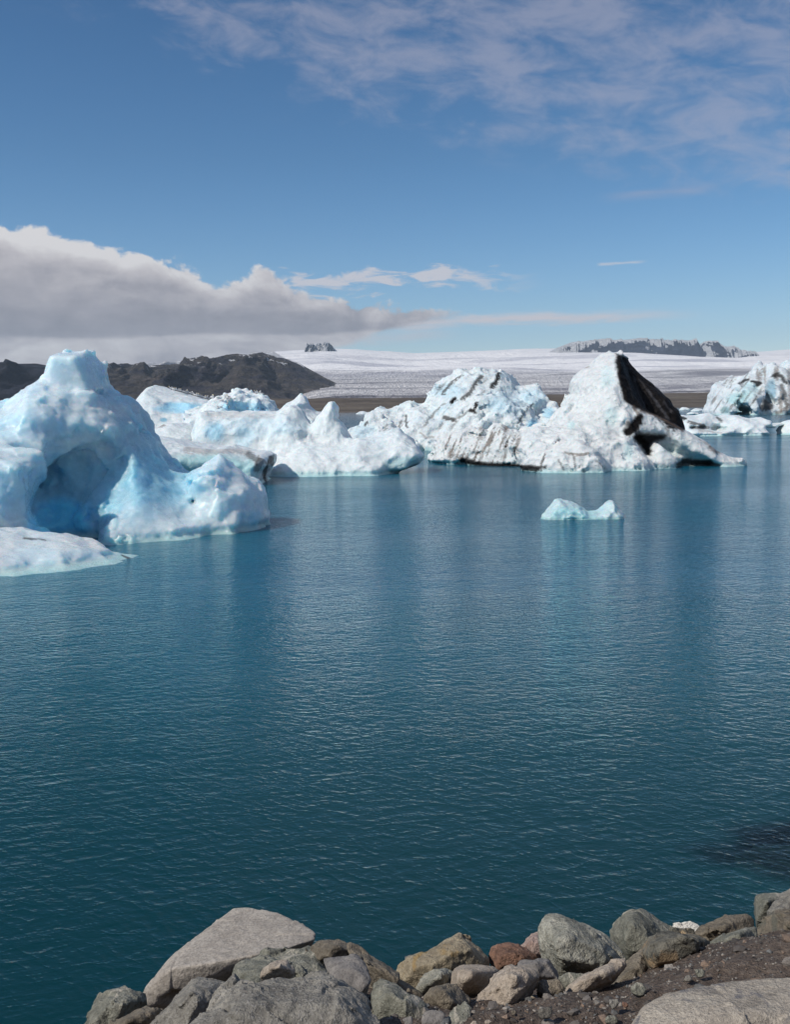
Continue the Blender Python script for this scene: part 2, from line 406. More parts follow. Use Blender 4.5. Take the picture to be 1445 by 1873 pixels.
# ------------------------------------------------------------------ water
def bank_z(x, y):
    x = np.asarray(x, float); y = np.asarray(y, float)
    s = x / np.maximum(y, 0.5)
    pl = 2.28 - 0.5 * (np.maximum(y, 1.5) - 2.75) - 0.12 * sstep(-s, 0.0, 0.25) + 0.12 * sstep(s, 0.2, 0.4)
    pl = np.minimum(pl, 2.40 + (pl - 2.40) * 0.15)
    crest = np.interp(s, [-0.6, -0.36, -0.24, -0.07, 0.0, 0.05, 0.15, 0.27, 0.36, 0.45, 0.8], [1.4, 2.1, 3.0, 3.3, 2.9, 3.0, 3.2, 3.5, 3.9, 4.3, 5.0])
    d = np.maximum(y - crest, 0)
    return pl - d * 0.85 - 0.12 * sstep(d, 0, 0.5)
wm = bpy.data.materials.new('lagoon_water'); wm.use_nodes = True; nt = wm.node_tree; nt.nodes.clear()
out = nt.nodes.new('ShaderNodeOutputMaterial')
geo = nt.nodes.new('ShaderNodeNewGeometry'); sp = nt.nodes.new('ShaderNodeSeparateXYZ'); nt.links.new(geo.outputs['Position'], sp.inputs[0])
px_, py_ = X(nt, sp.outputs[0]), X(nt, sp.outputs[1])
ca, sa = math.cos(math.radians(14)), math.sin(math.radians(14))
wu = px_ * ca + py_ * sa; wv = py_ * ca - px_ * sa
warp = noise(nt, vec(nt, px_ * 0.35, py_ * 0.35), 1.0, 3, 0.5)
def ridge_n(s_u, s_v, seed, det=3, ro=0.5):
    n = noise(nt, vec(nt, wu * (s_u * 1.2) + warp * 1.5, wv * (s_v * 1.2) + warp * 1.0, seed), 1.0, det, ro)
    return ((n - 0.5).m('ABSOLUTE') * -2.0 + 1.0)
w_big = noise(nt, vec(nt, wu * 0.55, wv * 1.1, 3.0), 1.0, 3, 0.5)
w_mid = ridge_n(1.5, 3.4, 7.0, 3, 0.5)
wu2 = px_ * math.cos(-0.6) + py_ * math.sin(-0.6); wv2 = py_ * math.cos(-0.6) - px_ * math.sin(-0.6)
n2_ = noise(nt, vec(nt, wu2 * 2.6 + warp, wv2 * 5.4, 1.0), 1.0, 3, 0.5)
w_cross = ((n2_ - 0.5).m('ABSOLUTE') * -2.0 + 1.0)
w_fine = noise(nt, vec(nt, wu * 8.0, wv * 17.0, 5.0), 1.0, 3, 0.55)
patch = noise(nt, vec(nt, px_ * 0.05, py_ * 0.12, 2.0), 1.0, 4, 0.5)
amp = (patch.step(0.30, 0.70) * 0.6 + 0.55) * (py_.step(6.5, 20.0) * 0.48 + 0.52)
hgt = (w_big * 1.1 + w_mid * w_mid * 0.42 + w_cross * w_cross * w_cross * 0.30 + w_fine * 0.16) * amp
bmp = nt.nodes.new('ShaderNodeBump'); bmp.inputs['Strength'].default_value = 1.0; bmp.inputs['Distance'].default_value = 0.052
nt.links.new(hgt.s, bmp.inputs['Height'])
fr = nt.nodes.new('ShaderNodeFresnel'); fr.inputs['IOR'].default_value = 1.33; nt.links.new(bmp.outputs[0], fr.inputs['Normal'])
gl = nt.nodes.new('ShaderNodeBsdfGlossy'); gl.inputs['Roughness'].default_value = 0.06; nt.links.new(bmp.outputs[0], gl.inputs['Normal'])
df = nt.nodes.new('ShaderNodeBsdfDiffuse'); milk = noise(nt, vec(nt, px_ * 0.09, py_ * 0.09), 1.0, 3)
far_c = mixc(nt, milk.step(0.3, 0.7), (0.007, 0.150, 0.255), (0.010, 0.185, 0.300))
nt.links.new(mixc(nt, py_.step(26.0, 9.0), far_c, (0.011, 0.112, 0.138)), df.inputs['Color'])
trn = nt.nodes.new('ShaderNodeBsdfTransparent'); trn.inputs[0].default_value = (0.5, 0.8, 0.85, 1)
mx0 = nt.nodes.new('ShaderNodeMixShader'); mx0.inputs[0].default_value = 0.35; nt.links.new(df.outputs[0], mx0.inputs[1]); nt.links.new(trn.outputs[0], mx0.inputs[2]); ex, ey = (px_ - 3.75) / 1.15, (py_ - 8.60) / 0.70      # clear shallow water over the sunken boulder
shal = ((ex * ex + ey * ey).m('SQRT') + (noise(nt, vec(nt, px_ * 1.2, py_ * 1.2, 4.0), 1.0, 4) - 0.5) * 0.9).step(1.15, 0.55)
nt.links.new((py_.step(17.0, 6.0) * 0.34 + 0.34 + shal * 0.30).m('MINIMUM', 0.98).s, mx0.inputs[0])
mx = nt.nodes.new('ShaderNodeMixShader'); nt.links.new(fr.outputs[0], mx.inputs[0]); nt.links.new(mx0.outputs[0], mx.inputs[1]); nt.links.new(gl.outputs[0], mx.inputs[2])
nt.links.new(mx.outputs[0], out.inputs['Surface'])
ab = nt.nodes.new('ShaderNodeVolumeAbsorption'); ab.inputs['Color'].default_value = (0.10, 0.72, 0.78, 1); ab.inputs['Density'].default_value = 1.1
nt.links.new(ab.outputs[0], out.inputs['Volume'])
def box_mesh(name, x0, x1, y0, y1, z0, z1):
    V = np.array([(x, y, z) for z in (z0, z1) for x, y in ((x0, y0), (x1, y0), (x1, y1), (x0, y1))])
    return mesh_np(name, V, np.array([(3, 2, 1, 0), (4, 5, 6, 7), (0, 1, 5, 4), (1, 2, 6, 5), (2, 3, 7, 6), (3, 0, 4, 7)]), smooth=False)
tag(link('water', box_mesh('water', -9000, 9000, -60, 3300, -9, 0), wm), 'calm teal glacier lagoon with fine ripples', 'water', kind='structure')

def grid_mesh(name, XX, YY, ZZ, **kw):
    n, m = XX.shape; V = np.stack([XX, YY, ZZ], 2).reshape(-1, 3); i = np.arange(n * m).reshape(n, m)
    Q = np.stack([i[:-1, :-1], i[1:, :-1], i[1:, 1:], i[:-1, 1:]], 2).reshape(-1, 4)
    return mesh_np(name, V, Q, **kw)

# lake bed
bm_ = bpy.data.materials.new('lake_silt'); bm_.use_nodes = True; nt = bm_.node_tree; p = nt.nodes['Principled BSDF']
nn = noise(nt, None, 3, 4); tcn = nt.nodes.new('ShaderNodeNewGeometry'); nt.links.new(tcn.outputs['Position'], nn.s.node.inputs['Vector'])
nt.links.new(ramp(nt, nn, [(0.3, (0.03, 0.035, 0.035)), (0.7, (0.06, 0.06, 0.055))]), p.inputs['Base Color']); p.inputs['Roughness'].default_value = 1
s_ = np.linspace(-1, 1, 60); XX, YY = np.meshgrid(s_ * 9200, np.concatenate([np.linspace(-70, 60, 30), np.geomspace(70, 3400, 30)]), indexing='ij')
tag(link('lake_bed', grid_mesh('lake_bed', XX, YY, -9.6 + 0.25 * np.sin(XX * .1) * np.cos(YY * .13)), bm_), kind='structure')

# ------------------------------------------------------------------ far shore, glacier, mountains
def terrain_mat(name):
    m = bpy.data.materials.new(name); m.use_nodes = True; nt = m.node_tree; p = nt.nodes['Principled BSDF']; p.inputs['Roughness'].default_value = 0.95
    p.inputs['Specular IOR Level'].default_value = 0.15
    g = nt.nodes.new('ShaderNodeNewGeometry'); sp = nt.nodes.new('ShaderNodeSeparateXYZ'); nt.links.new(g.outputs['Position'], sp.inputs[0])
    sn = nt.nodes.new('ShaderNodeSeparateXYZ'); nt.links.new(g.outputs['Normal'], sn.inputs[0])
    return m, nt, p, X(nt, sp.outputs[0]), X(nt, sp.outputs[1]), X(nt, sp.outputs[2]), X(nt, sn.outputs[2])
def bump(nt, p, h, dist, st=1.0):
    b = nt.nodes.new('ShaderNodeBump'); b.inputs['Distance'].default_value = dist; b.inputs['Strength'].default_value = st
    nt.links.new(h.s, b.inputs['Height']); nt.links.new(b.outputs[0], p.inputs['Normal'])
m, nt, p, x_, y_, z_, nz = terrain_mat('moraine_gravel')
n1 = noise(nt, vec(nt, x_ * 0.004, y_ * 0.012), 1.0, 6, 0.65); n2 = noise(nt, vec(nt, x_ * 0.03, y_ * 0.03), 1.0, 4)
nt.links.new(ramp(nt, n1 + (n2 - 0.5) * 0.4, [(0.35, (0.060, 0.048, 0.036)), (0.5, (0.105, 0.082, 0.060)), (0.62, (0.15, 0.125, 0.095)), (0.75, (0.09, 0.085, 0.05))]), p.inputs['Base Color'])
bump(nt, p, n1 + n2 * 0.5, 12)
sS = np.linspace(-1.0, 1.0, 420); yy = np.geomspace(2150, 4300, 90)
SS, YY = np.meshgrid(sS, yy, indexing='ij'); XX = SS * YY
t = (YY - 2300) / 1100
ZZ = np.where(t < 0, t * 20, 46 * sstep(t, 0, 1.0)) + fbm(np.stack([XX * 0.0025, YY * 0.004, XX * 0], 2).reshape(-1, 3), 4, 3).reshape(XX.shape) * 9 * sstep(t, 0.0, 0.5)
ZZ -= 60 * sstep(YY, 3700, 4300)
tag(link('shore', grid_mesh('shore', XX, YY, ZZ), m), 'flat brown gravel shore along the far side of the lagoon', 'shore', kind='structure')

m, nt, p, x_, y_, z_, nz = terrain_mat('glacier_ice')
wv_ = noise(nt, vec(nt, x_ * 0.00022, y_ * 0.00022), 1.0, 3, 0.5)
fl = noise(nt, vec(nt, x_ * 0.0045 + wv_ * 3.0, y_ * 0.0028 - x_ * 0.0006 + wv_ * 6.0), 1.0, 6, 0.65)
cr = noise(nt, vec(nt, x_ * 0.030, y_ * 0.0055 + wv_ * 9.0), 1.0, 5, 0.7)
band = noise(nt, vec(nt, x_ * 0.00045, y_ * 0.0013 + wv_ * 3.5, 3.0), 1.0, 5, 0.6)
line = y_ + (wv_ - 0.5) * 5000 + (fl - 0.5) * 2600 
ice_c = ramp(nt, cr * 0.40 + fl * 0.60, [(0.34, (0.42, 0.41, 0.415)), (0.50, (0.63, 0.615, 0.61)), (0.66, (0.86, 0.84, 0.82))])
ice_c = mixc(nt, band.step(0.48, 0.62) * 0.85, ice_c, (0.25, 0.245, 0.275))
foot = y_.step(4600, 3400) * (fl + band * 0.6 - 0.3).step(0.40, 0.62) * 0.9
ice_c = mixc(nt, foot, ice_c, (0.13, 0.125, 0.14))
snow_c = ramp(nt, fl * 0.7 + band * 0.3, [(0.34, (0.76, 0.755, 0.77)), (0.44, (0.90, 0.885, 0.87)), (0.6, (0.95, 0.93, 0.905))])
streak_ = noise(nt, vec(nt, x_ * 0.00035 + wv_ * 2.0, y_ * 0.0009 + wv_ * 5.0, 6.0), 1.0, 6, 0.6)
snow_c = mixc(nt, streak_.step(0.50, 0.60) * (y_.step(19000, 11000)) * 0.85, snow_c, (0.45, 0.45, 0.50))
nt.links.new(mixc(nt, line.step(8200, 10200), ice_c, snow_c), p.inputs['Base Color'])
bump(nt, p, cr * (y_.step(11000, 8000) * 0.9 + 0.1) + fl * 1.5, 45)
sS = np.linspace(-0.9, 0.9, 620); yy = np.geomspace(3100, 27000, 260)
SS, YY = np.meshgrid(sS, yy, indexing='ij'); XX = SS * YY
skyv = np.interp(CX + F * SS, [-900, 430, 500, 600, 657, 700, 761, 860, 958, 1150, 1350, 1445, 1700], [66, 72, 108, 113, 111, 107, 102.5, 104, 107, 104, 93, 96, 98])
vv = np.empty_like(YY)
for a in range(YY.shape[0]): vv[a] = np.interp(YY[a], [3100, 3350, 4200, 6000, 9000, 13000, 18000, 22000, 27000], [12, 19, 27, 43, 64, 0.82 * skyv[a, 0], 0.96 * skyv[a, 0], skyv[a, 0], 0.80 * skyv[a, 0]])
PP = np.stack([XX, YY, XX * 0], 2).reshape(-1, 3)
vv -= 32 * sstep(-SS, 0.06, 0.15) * sstep(YY, 9000, 5000)
roll = fbm(PP * 0.00035, 4, 8).reshape(XX.shape); crn = fbm(PP * np.array([0.0022, 0.0035, 1]), 4, 18, ridged=True).reshape(XX.shape)
ZZ = EYE + vv / F * YY + roll * 0.0075 * YY * sstep(YY, 4000, 9000) * (1 - 0.5 * sstep(YY, 15000, 20000)) + crn * 12 * sstep(YY, 12000, 6000)
tag(link('glacier', grid_mesh('glacier', XX, YY, ZZ), m), 'wide crevassed glacier tongue rising to a white ice cap on the skyline', 'glacier', kind='structure')

def mount(name, label, outline, Y, wf, wb, mat, rough, prof='ridge', zb=-40, nx=420, ny=150, seed=1, gul=1.0, skew=0.0):
    pts = [at(a, b, Y) for a, b in outline]; xs = np.array([q[0] for q in pts]); zs = np.array([q[2] for q in pts])
    x = np.linspace(xs[0], xs[-1], nx); t = np.concatenate([np.linspace(-1, 0, ny * 2 // 3, endpoint=False), np.linspace(0, 1, ny // 3)])
    TX, TT = np.meshgrid(x, t, indexing='ij')
    top = np.interp(x, xs, zs)[:, None]
    YY = Y + np.where(TT < 0, TT * wf, TT * wb) + skew * (TX - xs.mean())
    L = (xs[-1] - xs[0])
    P = np.stack([TX, YY, TX * 0], 2).reshape(-1, 3)
    wn = fbm(P * (3.0 / wf), 3, seed).reshape(TX.shape)
    s = 1 - np.abs(TT)
    if prof == 'ridge': base = s ** 1.0
    elif prof == 'cliff':
        base = np.where(TT < 0, 0.16 * sstep(TT, -1.0, -0.5) + 0.76 * sstep(TT + 0.10 * wn, -0.46, -0.30) + 0.08 * sstep(TT, -0.3, 0.0), s ** 0.8)
    g = fbm(np.stack([TX * gul * 6 / wf + wn * 0.8, TT * 1.1, TX * 0], 2).reshape(-1, 3), 5, seed + 2, ridged=True).reshape(TX.shape)
    f2 = fbm(P * (22.0 / wf), 4, seed + 4).reshape(TX.shape)
    H = np.maximum(top - zb, 0)
    env = np.clip((np.abs(TT) - 0.02) * (4 if prof == 'ridge' else 2.2), 0, 1) * s ** 0.6
    ZZ = zb + H * (base + env * rough * (g * 0.50 - 0.10) + env * rough * f2 * 0.035) + H * 0.012 * f2 * rough
    o = link(name, grid_mesh(name, TX, YY, ZZ), mat); tag(o, label, 'mountain', kind='structure'); return o
def rock_snow(name, c, snow_nz, zlo, zhi, amt=0.5, sc=1.0, cols=None):
    m, nt, p, x_, y_, z_, nz = terrain_mat(name)
    n1 = noise(nt, vec(nt, x_ * 0.0042 * sc, y_ * 0.0022 * sc, z_ * 0.006 * sc), 1.0, 8, 0.72)
    st = noise(nt, vec(nt, x_ * 0.0012 * sc, y_ * 0.0012 * sc, z_ * 0.03 * sc + n1 * 2.0), 1.0, 5, 0.65)
    n3 = noise(nt, vec(nt, x_ * 0.009 * sc, y_ * 0.006 * sc, z_ * 0.012 * sc), 1.0, 4, 0.6)
    col = ramp(nt, n1 * 0.6 + st * 0.4, cols or [(0.36, tuple(v * 0.55 for v in c)), (0.5, c), (0.64, tuple(v * 1.6 for v in c))])
    sn = (n3 * 0.75 + n1 * 0.35 + z_ * 0.0 + nz * snow_nz).step(amt, amt + 0.03) * z_.step(zlo, zhi)
    nt.links.new(mixc(nt, sn, col, (0.86, 0.87, 0.88)), p.inputs['Base Color'])
    bump(nt, p, n1 * 1.6 + st * 0.9 + n3 * 0.7, 130 / sc)
    return m
ML = rock_snow('brown_mountain', (0.070, 0.060, 0.046), 0.0, 230, 330, 0.600, 1.0, [(0.38, (0.028, 0.031, 0.050)), (0.45, (0.065, 0.062, 0.075)), (0.52, (0.095, 0.085, 0.074)), (0.60, (0.16, 0.135, 0.125))])  # bluish dark stops put some distance haze into the colour
MD = rock_snow('dark_mountain', (0.034, 0.037, 0.052), 0.0, 300, 420, 0.68)  # cloud shadow and haze blue are put into this dark base colour
MN = rock_snow('nunatak_rock', (0.065, 0.075, 0.115), 0.75, 300, 420, 0.95, 0.5)  # blue of the distance haze is partly put into the rock colour
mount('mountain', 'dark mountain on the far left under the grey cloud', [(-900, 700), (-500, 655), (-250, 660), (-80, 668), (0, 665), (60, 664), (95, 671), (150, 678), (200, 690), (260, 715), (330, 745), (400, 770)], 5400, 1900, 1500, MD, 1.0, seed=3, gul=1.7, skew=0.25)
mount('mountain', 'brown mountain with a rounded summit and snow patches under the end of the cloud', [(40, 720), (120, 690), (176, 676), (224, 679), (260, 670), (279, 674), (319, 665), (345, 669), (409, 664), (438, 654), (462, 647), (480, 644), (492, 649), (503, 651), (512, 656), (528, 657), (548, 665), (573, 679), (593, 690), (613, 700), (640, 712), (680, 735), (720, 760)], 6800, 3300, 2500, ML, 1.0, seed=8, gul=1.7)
mount('mountain', 'snowy peaks showing behind the brown mountain under the cloud', [(120, 720), (180, 676), (230, 672), (280, 663), (290, 668), (330, 660), (360, 664), (400, 662), (440, 650), (470, 645), (500, 643), (530, 660)], 9500, 2000, 2000, rock_snow('snowy_ridge', (0.08, 0.075, 0.08), 0.0, 200, 300, 0.42), 0.8, seed=12)
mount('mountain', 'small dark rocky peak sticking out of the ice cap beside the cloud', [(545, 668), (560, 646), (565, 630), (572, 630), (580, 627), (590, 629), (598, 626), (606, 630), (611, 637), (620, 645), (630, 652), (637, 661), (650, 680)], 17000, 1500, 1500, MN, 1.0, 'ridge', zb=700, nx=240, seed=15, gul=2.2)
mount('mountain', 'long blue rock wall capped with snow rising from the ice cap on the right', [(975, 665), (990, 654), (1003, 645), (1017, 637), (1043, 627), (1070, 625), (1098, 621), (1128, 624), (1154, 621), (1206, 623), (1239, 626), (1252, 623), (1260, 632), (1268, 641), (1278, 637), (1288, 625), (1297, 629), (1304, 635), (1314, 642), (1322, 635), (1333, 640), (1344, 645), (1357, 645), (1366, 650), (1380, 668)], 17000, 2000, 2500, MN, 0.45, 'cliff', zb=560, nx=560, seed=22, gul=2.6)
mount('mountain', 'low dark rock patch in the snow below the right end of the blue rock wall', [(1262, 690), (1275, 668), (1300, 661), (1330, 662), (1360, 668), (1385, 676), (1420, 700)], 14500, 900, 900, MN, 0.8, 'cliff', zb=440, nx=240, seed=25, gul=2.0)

# ------------------------------------------------------------------ the bank
m = bpy.data.materials.new('bank_soil'); m.use_nodes = True; nt = m.node_tree; p = nt.nodes['Principled BSDF']; p.inputs['Roughness'].default_value = 0.95
g = nt.nodes.new('ShaderNodeNewGeometry')
n1 = noise(nt, g.outputs['Position'], 6, 6, 0.65); n2 = noise(nt, g.outputs['Position'], 45, 5, 0.7); n3 = noise(nt, g.outputs['Position'], 160, 2, 0.6)
nt.links.new(ramp(nt, n1 * 0.4 + n2 * 0.6, [(0.36, (0.050, 0.036, 0.027)), (0.5, (0.125, 0.092, 0.070)), (0.60, (0.20, 0.155, 0.12)), (0.72, (0.28, 0.24, 0.20))]), p.inputs['Base Color'])
bump(nt, p, n1 * 0.6 + n2 * 0.7 + n3 * 0.25, 0.05)
xx = np.linspace(-5.5, 6.5, 620); yy = np.concatenate([np.linspace(-6, 1.6, 24, endpoint=False), np.linspace(1.6, 5.6, 330), np.linspace(5.62, 11, 60)])
XX, YY = np.meshgrid(xx, yy, indexing='ij')
P = np.stack([XX, YY, XX * 0], 2).reshape(-1, 3)
ZZ = bank_z(XX, YY) + (fbm(P * 1.3, 4, 3) * 0.09 + fbm(P * 7, 4, 4) * 0.035 + fbm(P * 26, 3, 6, ridged=True) * 0.010).reshape(XX.shape)
ZZ = np.maximum(ZZ, -3.5)
tag(link('ground', grid_mesh('ground', XX, YY, ZZ), m), 'dark brown earth and gravel bank above the water', 'bank', kind='structure')
# ------------------------------------------------------------------ big near iceberg on the left
big = [
 comp([(-420, 760), (-200, 700), (-60, 735), (30, 745), (52, 726), (78, 704), (100, 694), (180, 694), (200, 711), (232, 734), (262, 760), (276, 800), (292, 838), (330, 872), (380, 905), (430, 940), (440, 1040), (-420, 1060)], 36.0, 4.2, 2.6, lean=0.25, skew=0.55, Tb=3.0, px0=230, k=0.5),
 comp([(88, 700), (89, 680), (93, 664), (101, 653), (116, 644), (140, 646), (160, 645), (171, 658), (177, 676), (184, 694), (192, 712), (180, 735), (100, 735), (86, 712)], 35.3, 1.4, 0.4, Tb=1.4, k=0.15, pw=2.8),
 comp([(-80, 745), (40, 748), (100, 720), (150, 712), (185, 726), (225, 748), (240, 782), (222, 815), (160, 820), (90, 822), (20, 828), (-80, 830)], 33.4, 1.7, 1.2, lean=0.35, k=0.45, px0=100),
 comp([(225, 905), (228, 810), (262, 800), (282, 840), (303, 880), (322, 908), (345, 928), (380, 934), (400, 962), (410, 1060), (150, 1060), (160, 975), (185, 950)], 32.4, 1.5, 1.0, lean=1.15, skew=0.5, px0=270, k=0.6),
 comp([(350, 872), (380, 853), (396, 842), (408, 835), (420, 842), (446, 862), (474, 880), (486, 902), (488, 960), (486, 1050), (380, 1050), (372, 930)], 34.8, 1.9, 1.1, lean=0.45, skew=0.7, px0=430, k=0.4),
 comp([(-420, 1002), (100, 1002), (260, 985), (480, 968), (500, 990), (420, 1080), (-420, 1080)], 33.0, 4.0, 0.8, skew=0.5, px0=230, k=0.2),
 comp([(270, 815), (300, 845), (325, 860), (352, 868), (385, 862), (405, 900), (405, 1040), (250, 1040)], 35.3, 2.0, 1.2, lean=0.5, skew=0.5, px0=330, k=0.6),
 # the blue hollow in the front
 comp([(46, 935), (54, 885), (78, 850), (122, 828), (170, 820), (215, 826), (240, 855), (232, 900), (205, 935), (172, 960), (158, 985), (156, 1040), (66, 1040), (56, 975)], 30.7, 3.4, 2.0, lean=0.75, skew=-0.42, Tb=1.3, op='-', k=0.9, px0=110),
 comp([(-420, 800), (-60, 812), (20, 822), (60, 832), (72, 850), (62, 880), (52, 910), (50, 940), (60, 965), (90, 985), (100, 1060), (-420, 1060)], 29.2, 1.5, 0.7, lean=0.35, k=0.06, px0=20),
]
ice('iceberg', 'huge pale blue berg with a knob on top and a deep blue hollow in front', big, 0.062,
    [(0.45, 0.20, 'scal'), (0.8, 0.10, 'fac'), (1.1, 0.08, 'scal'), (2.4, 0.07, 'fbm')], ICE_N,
    blues=[(140, 905, 105, 80, 0.85, BLUE * 0.9), (105, 950, 65, 45, 0.75, DEEP * 2.2), (250, 850, 60, 110, 0.6, BLUE * 0.8), (300, 880, 75, 60, 0.7, BLUE * 0.9), (60, 780, 120, 30, 0.25, BLUE), (220, 725, 50, 18, 0.45, BLUE), (30, 900, 60, 60, 0.35, BLUE), (135, 690, 40, 40, 0.12, BLUE)],  # patches right of the hollow put the shaded face's blue into the colour
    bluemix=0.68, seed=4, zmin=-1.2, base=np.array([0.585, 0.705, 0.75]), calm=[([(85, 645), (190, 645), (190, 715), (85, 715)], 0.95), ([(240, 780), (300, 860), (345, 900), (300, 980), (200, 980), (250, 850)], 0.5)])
floe = [comp([(-420, 930), (-60, 958), (20, 968), (70, 976), (130, 982), (190, 1000), (240, 1013), (266, 1024), (271, 1030), (262, 1042), (220, 1060), (100, 1130), (-420, 1160)], 27.0, 2.3, 0.75, lean=1.2, skew=0.35, Tb=1.5, px0=60, k=0.2)]
ice('iceberg', 'low white tongue of ice with a dark crack, before the big hollow berg', floe, 0.05,
    [(0.6, 0.14, 'scal'), (1.6, 0.06, 'scal'), (4, 0.04, 'fbm')], ICE_N,
    dirt_shade=[([(44, 986), (60, 988), (82, 990)], 3.0, 0.8, DIRT * 2), ([(222, 1016), (240, 1024)], 2.6, 0.9, DIRT * 2)], blues=[(60, 1020, 60, 25, 0.25, BLUE), (160, 1015, 60, 12, 0.2, BLUE)], bluemix=0.30, seed=9, zmin=-0.9, tealz=0.25, calm=[([(-400, 900), (280, 960), (280, 1060), (-400, 1150)], 0.45)])

# ------------------------------------------------------------------ middle bergs
slab = [comp([(200, 800), (292, 800), (312, 802), (348, 810), (402, 819), (424, 815), (440, 820), (464, 825), (490, 826), (501, 832), (500, 848), (489, 862), (486, 874), (494, 887), (488, 900), (440, 930), (200, 930)], 57.5, 4.2, 1.5, lean=0.8, skew=0.1, Tb=4.0, px0=400, k=0.2, pw=3.5),
        comp([(200, 835), (400, 838), (450, 850), (452, 950), (200, 950)], 53.6, 2.2, 1.8, lean=-0.5, Tb=1.5, op='-', k=0.8, px0=380)]
ice('iceberg', 'flat topped slab of ice with a sooty dark edge, just behind the big hollow berg', slab, 0.085,
    [(0.4, 0.08, 'scal'), (1.5, 0.06, 'fbm', (1.6, 1.6, 0.4))], ICE_M,
    blues=[(390, 855, 110, 28, 0.75, TEAL * 0.9)], dirt_shade=[([(340, 823), (380, 826), (420, 824), (450, 828)], 7, 0.40, BR * 1.6), ([(455, 832), (478, 846), (470, 858)], 9, 0.75, DIRT * 2.5), ([(495, 838), (488, 856), (482, 870), (490, 886)], 5, 0.9, DIRT), ([(500, 836), (496, 850)], 4, 0.8, DIRT), ([(474, 834), (470, 850)], 4, 0.6, DIRT * 2)], bluemix=0.15, seed=12, zmin=-1.2)
mound = [comp([(230, 800), (262, 790), (285, 787), (300, 779), (326, 770), (341, 775), (362, 784), (372, 800), (372, 860), (230, 860)], 68, 4.0, 1.6, lean=0.8, k=0.2)]
ice('iceberg', 'low smooth white mound of ice between the sooty slab and the blue ridge', mound, 0.12, [(0.35, 0.18, 'scal'), (1.2, 0.08, 'fbm')], ICE_M, bluemix=0.12, seed=14,
    dirt_shade=[([(289, 781), (300, 777)], 3, 0.7, BR)])
mid = [
 comp([(354, 806), (358, 790), (364, 772), (372, 753), (395, 754), (457, 756), (507, 757), (522, 748), (536, 743), (549, 752), (563, 772), (569, 792), (592, 812), (620, 860), (620, 900), (440, 900), (400, 850), (360, 835)], 66.5, 2.6, 1.5, lean=0.55, skew=-0.15, Tb=2.6, k=0.5, px0=470, pw=2.6),
 comp([(566, 800), (572, 784), (582, 764), (593, 746), (602, 735), (611, 732), (619, 745), (617, 766), (630, 781), (645, 800), (655, 830), (650, 860), (570, 860)], 66.0, 1.3, 1.1, lean=0.25, Tb=1.5, k=0.4),
 comp([(470, 880), (500, 850), (560, 818), (600, 808), (645, 806), (672, 800), (698, 792), (728, 787), (746, 796), (763, 814), (772, 832), (764, 845), (742, 856), (716, 864), (700, 905), (480, 905)], 63.8, 2.4, 1.25, lean=0.8, Tb=3.0, k=0.7, px0=620),
 comp([(496, 862), (560, 846), (640, 842), (700, 850), (690, 905), (490, 905)], 62.6, 1.2, 0.8, lean=0.6, k=0.6, px0=590),
]
ice('iceberg', 'broad smooth white berg with a leaning pinnacle and a fat rounded snout on its right', mid, 0.095,
    [(0.30, 0.28, 'scal'), (0.8, 0.10, 'scal'), (2.2, 0.05, 'fbm', (1.5, 1.5, 0.5))], ICE_M,
    blues=[(392, 790, 24, 22, 0.65, BLUE * 0.95), (445, 800, 20, 26, 0.35, BLUE * 0.9), (480, 780, 90, 22, 0.22, BLUE), (740, 850, 40, 16, 0.5, TEAL)], dirt_shade=[([(380, 757), (450, 759), (500, 762)], 6, 0.18, BR * 2)], bluemix=0.16, seed=21, zmin=-1.2, tealz=0.5)
b1 = [comp([(200, 770), (249, 740), (266, 722), (276, 709), (287, 705), (312, 713), (341, 723), (366, 728), (392, 734), (405, 760), (400, 850), (200, 850)], 98, 6.5, 3.0, lean=0.9, Tb=4, k=0.4, px0=310),
      comp([(286, 738), (330, 736), (372, 744), (366, 756), (335, 753), (300, 748)], 91.5, 2.2, 0.7, lean=0.9, Tb=3.0, op='-', k=0.7, px0=330)]
ice('iceberg', 'blue and white berg with a long crest where gulls sit, behind the big hollow berg', b1, 0.15, [(0.22, 0.30, 'scal'), (0.8, 0.14, 'fbm')], ICE_M,
    blues=[(330, 746, 58, 11, 0.75, BLUE * 1.1), (299, 768, 7, 4, 0.9, BLUE * 0.8)], bluemix=0.15, seed=25, nscale=0.6)
b2 = [comp([(340, 800), (345, 757), (360, 751), (371, 748), (384, 738), (395, 732), (408, 726), (430, 721), (433, 716), (448, 718), (461, 722), (480, 727), (492, 735), (502, 748), (510, 762), (512, 830), (340, 830)], 90, 4.5, 2.0, lean=0.6, Tb=4, k=0.4, px0=430),
      comp([(412, 745), (440, 738), (470, 735), (485, 745), (480, 765), (415, 765)], 85.8, 1.6, 0.8, lean=0.6, Tb=2.2, op='-', k=0.6)]
ice('iceberg', 'rough humped berg of glassy blue ice behind the straight gull lined wall', b2, 0.13, [(0.35, 0.45, 'scal'), (1.0, 0.25, 'rid'), (2.5, 0.1, 'fbm')], ICE_M,
    blues=[(428, 744, 30, 12, 0.7, BLUE * 1.15), (470, 748, 34, 14, 0.5, BLUE * 1.15)], bluemix=0.40, seed=27, nscale=0.8)
b4 = [comp([(500, 765), (508, 750), (527, 740), (550, 723), (557, 726), (568, 745), (578, 752), (592, 756), (594, 800), (500, 800)], 80, 2.6, 1.4, lean=0.5, k=0.4)]
ice('iceberg', 'small pointed white berg showing over the shoulder of the smooth berg, left of its pinnacle', b4, 0.12, [(0.4, 0.28, 'scal'), (1.3, 0.1, 'fbm')], ICE_M, bluemix=0.25, seed=29)
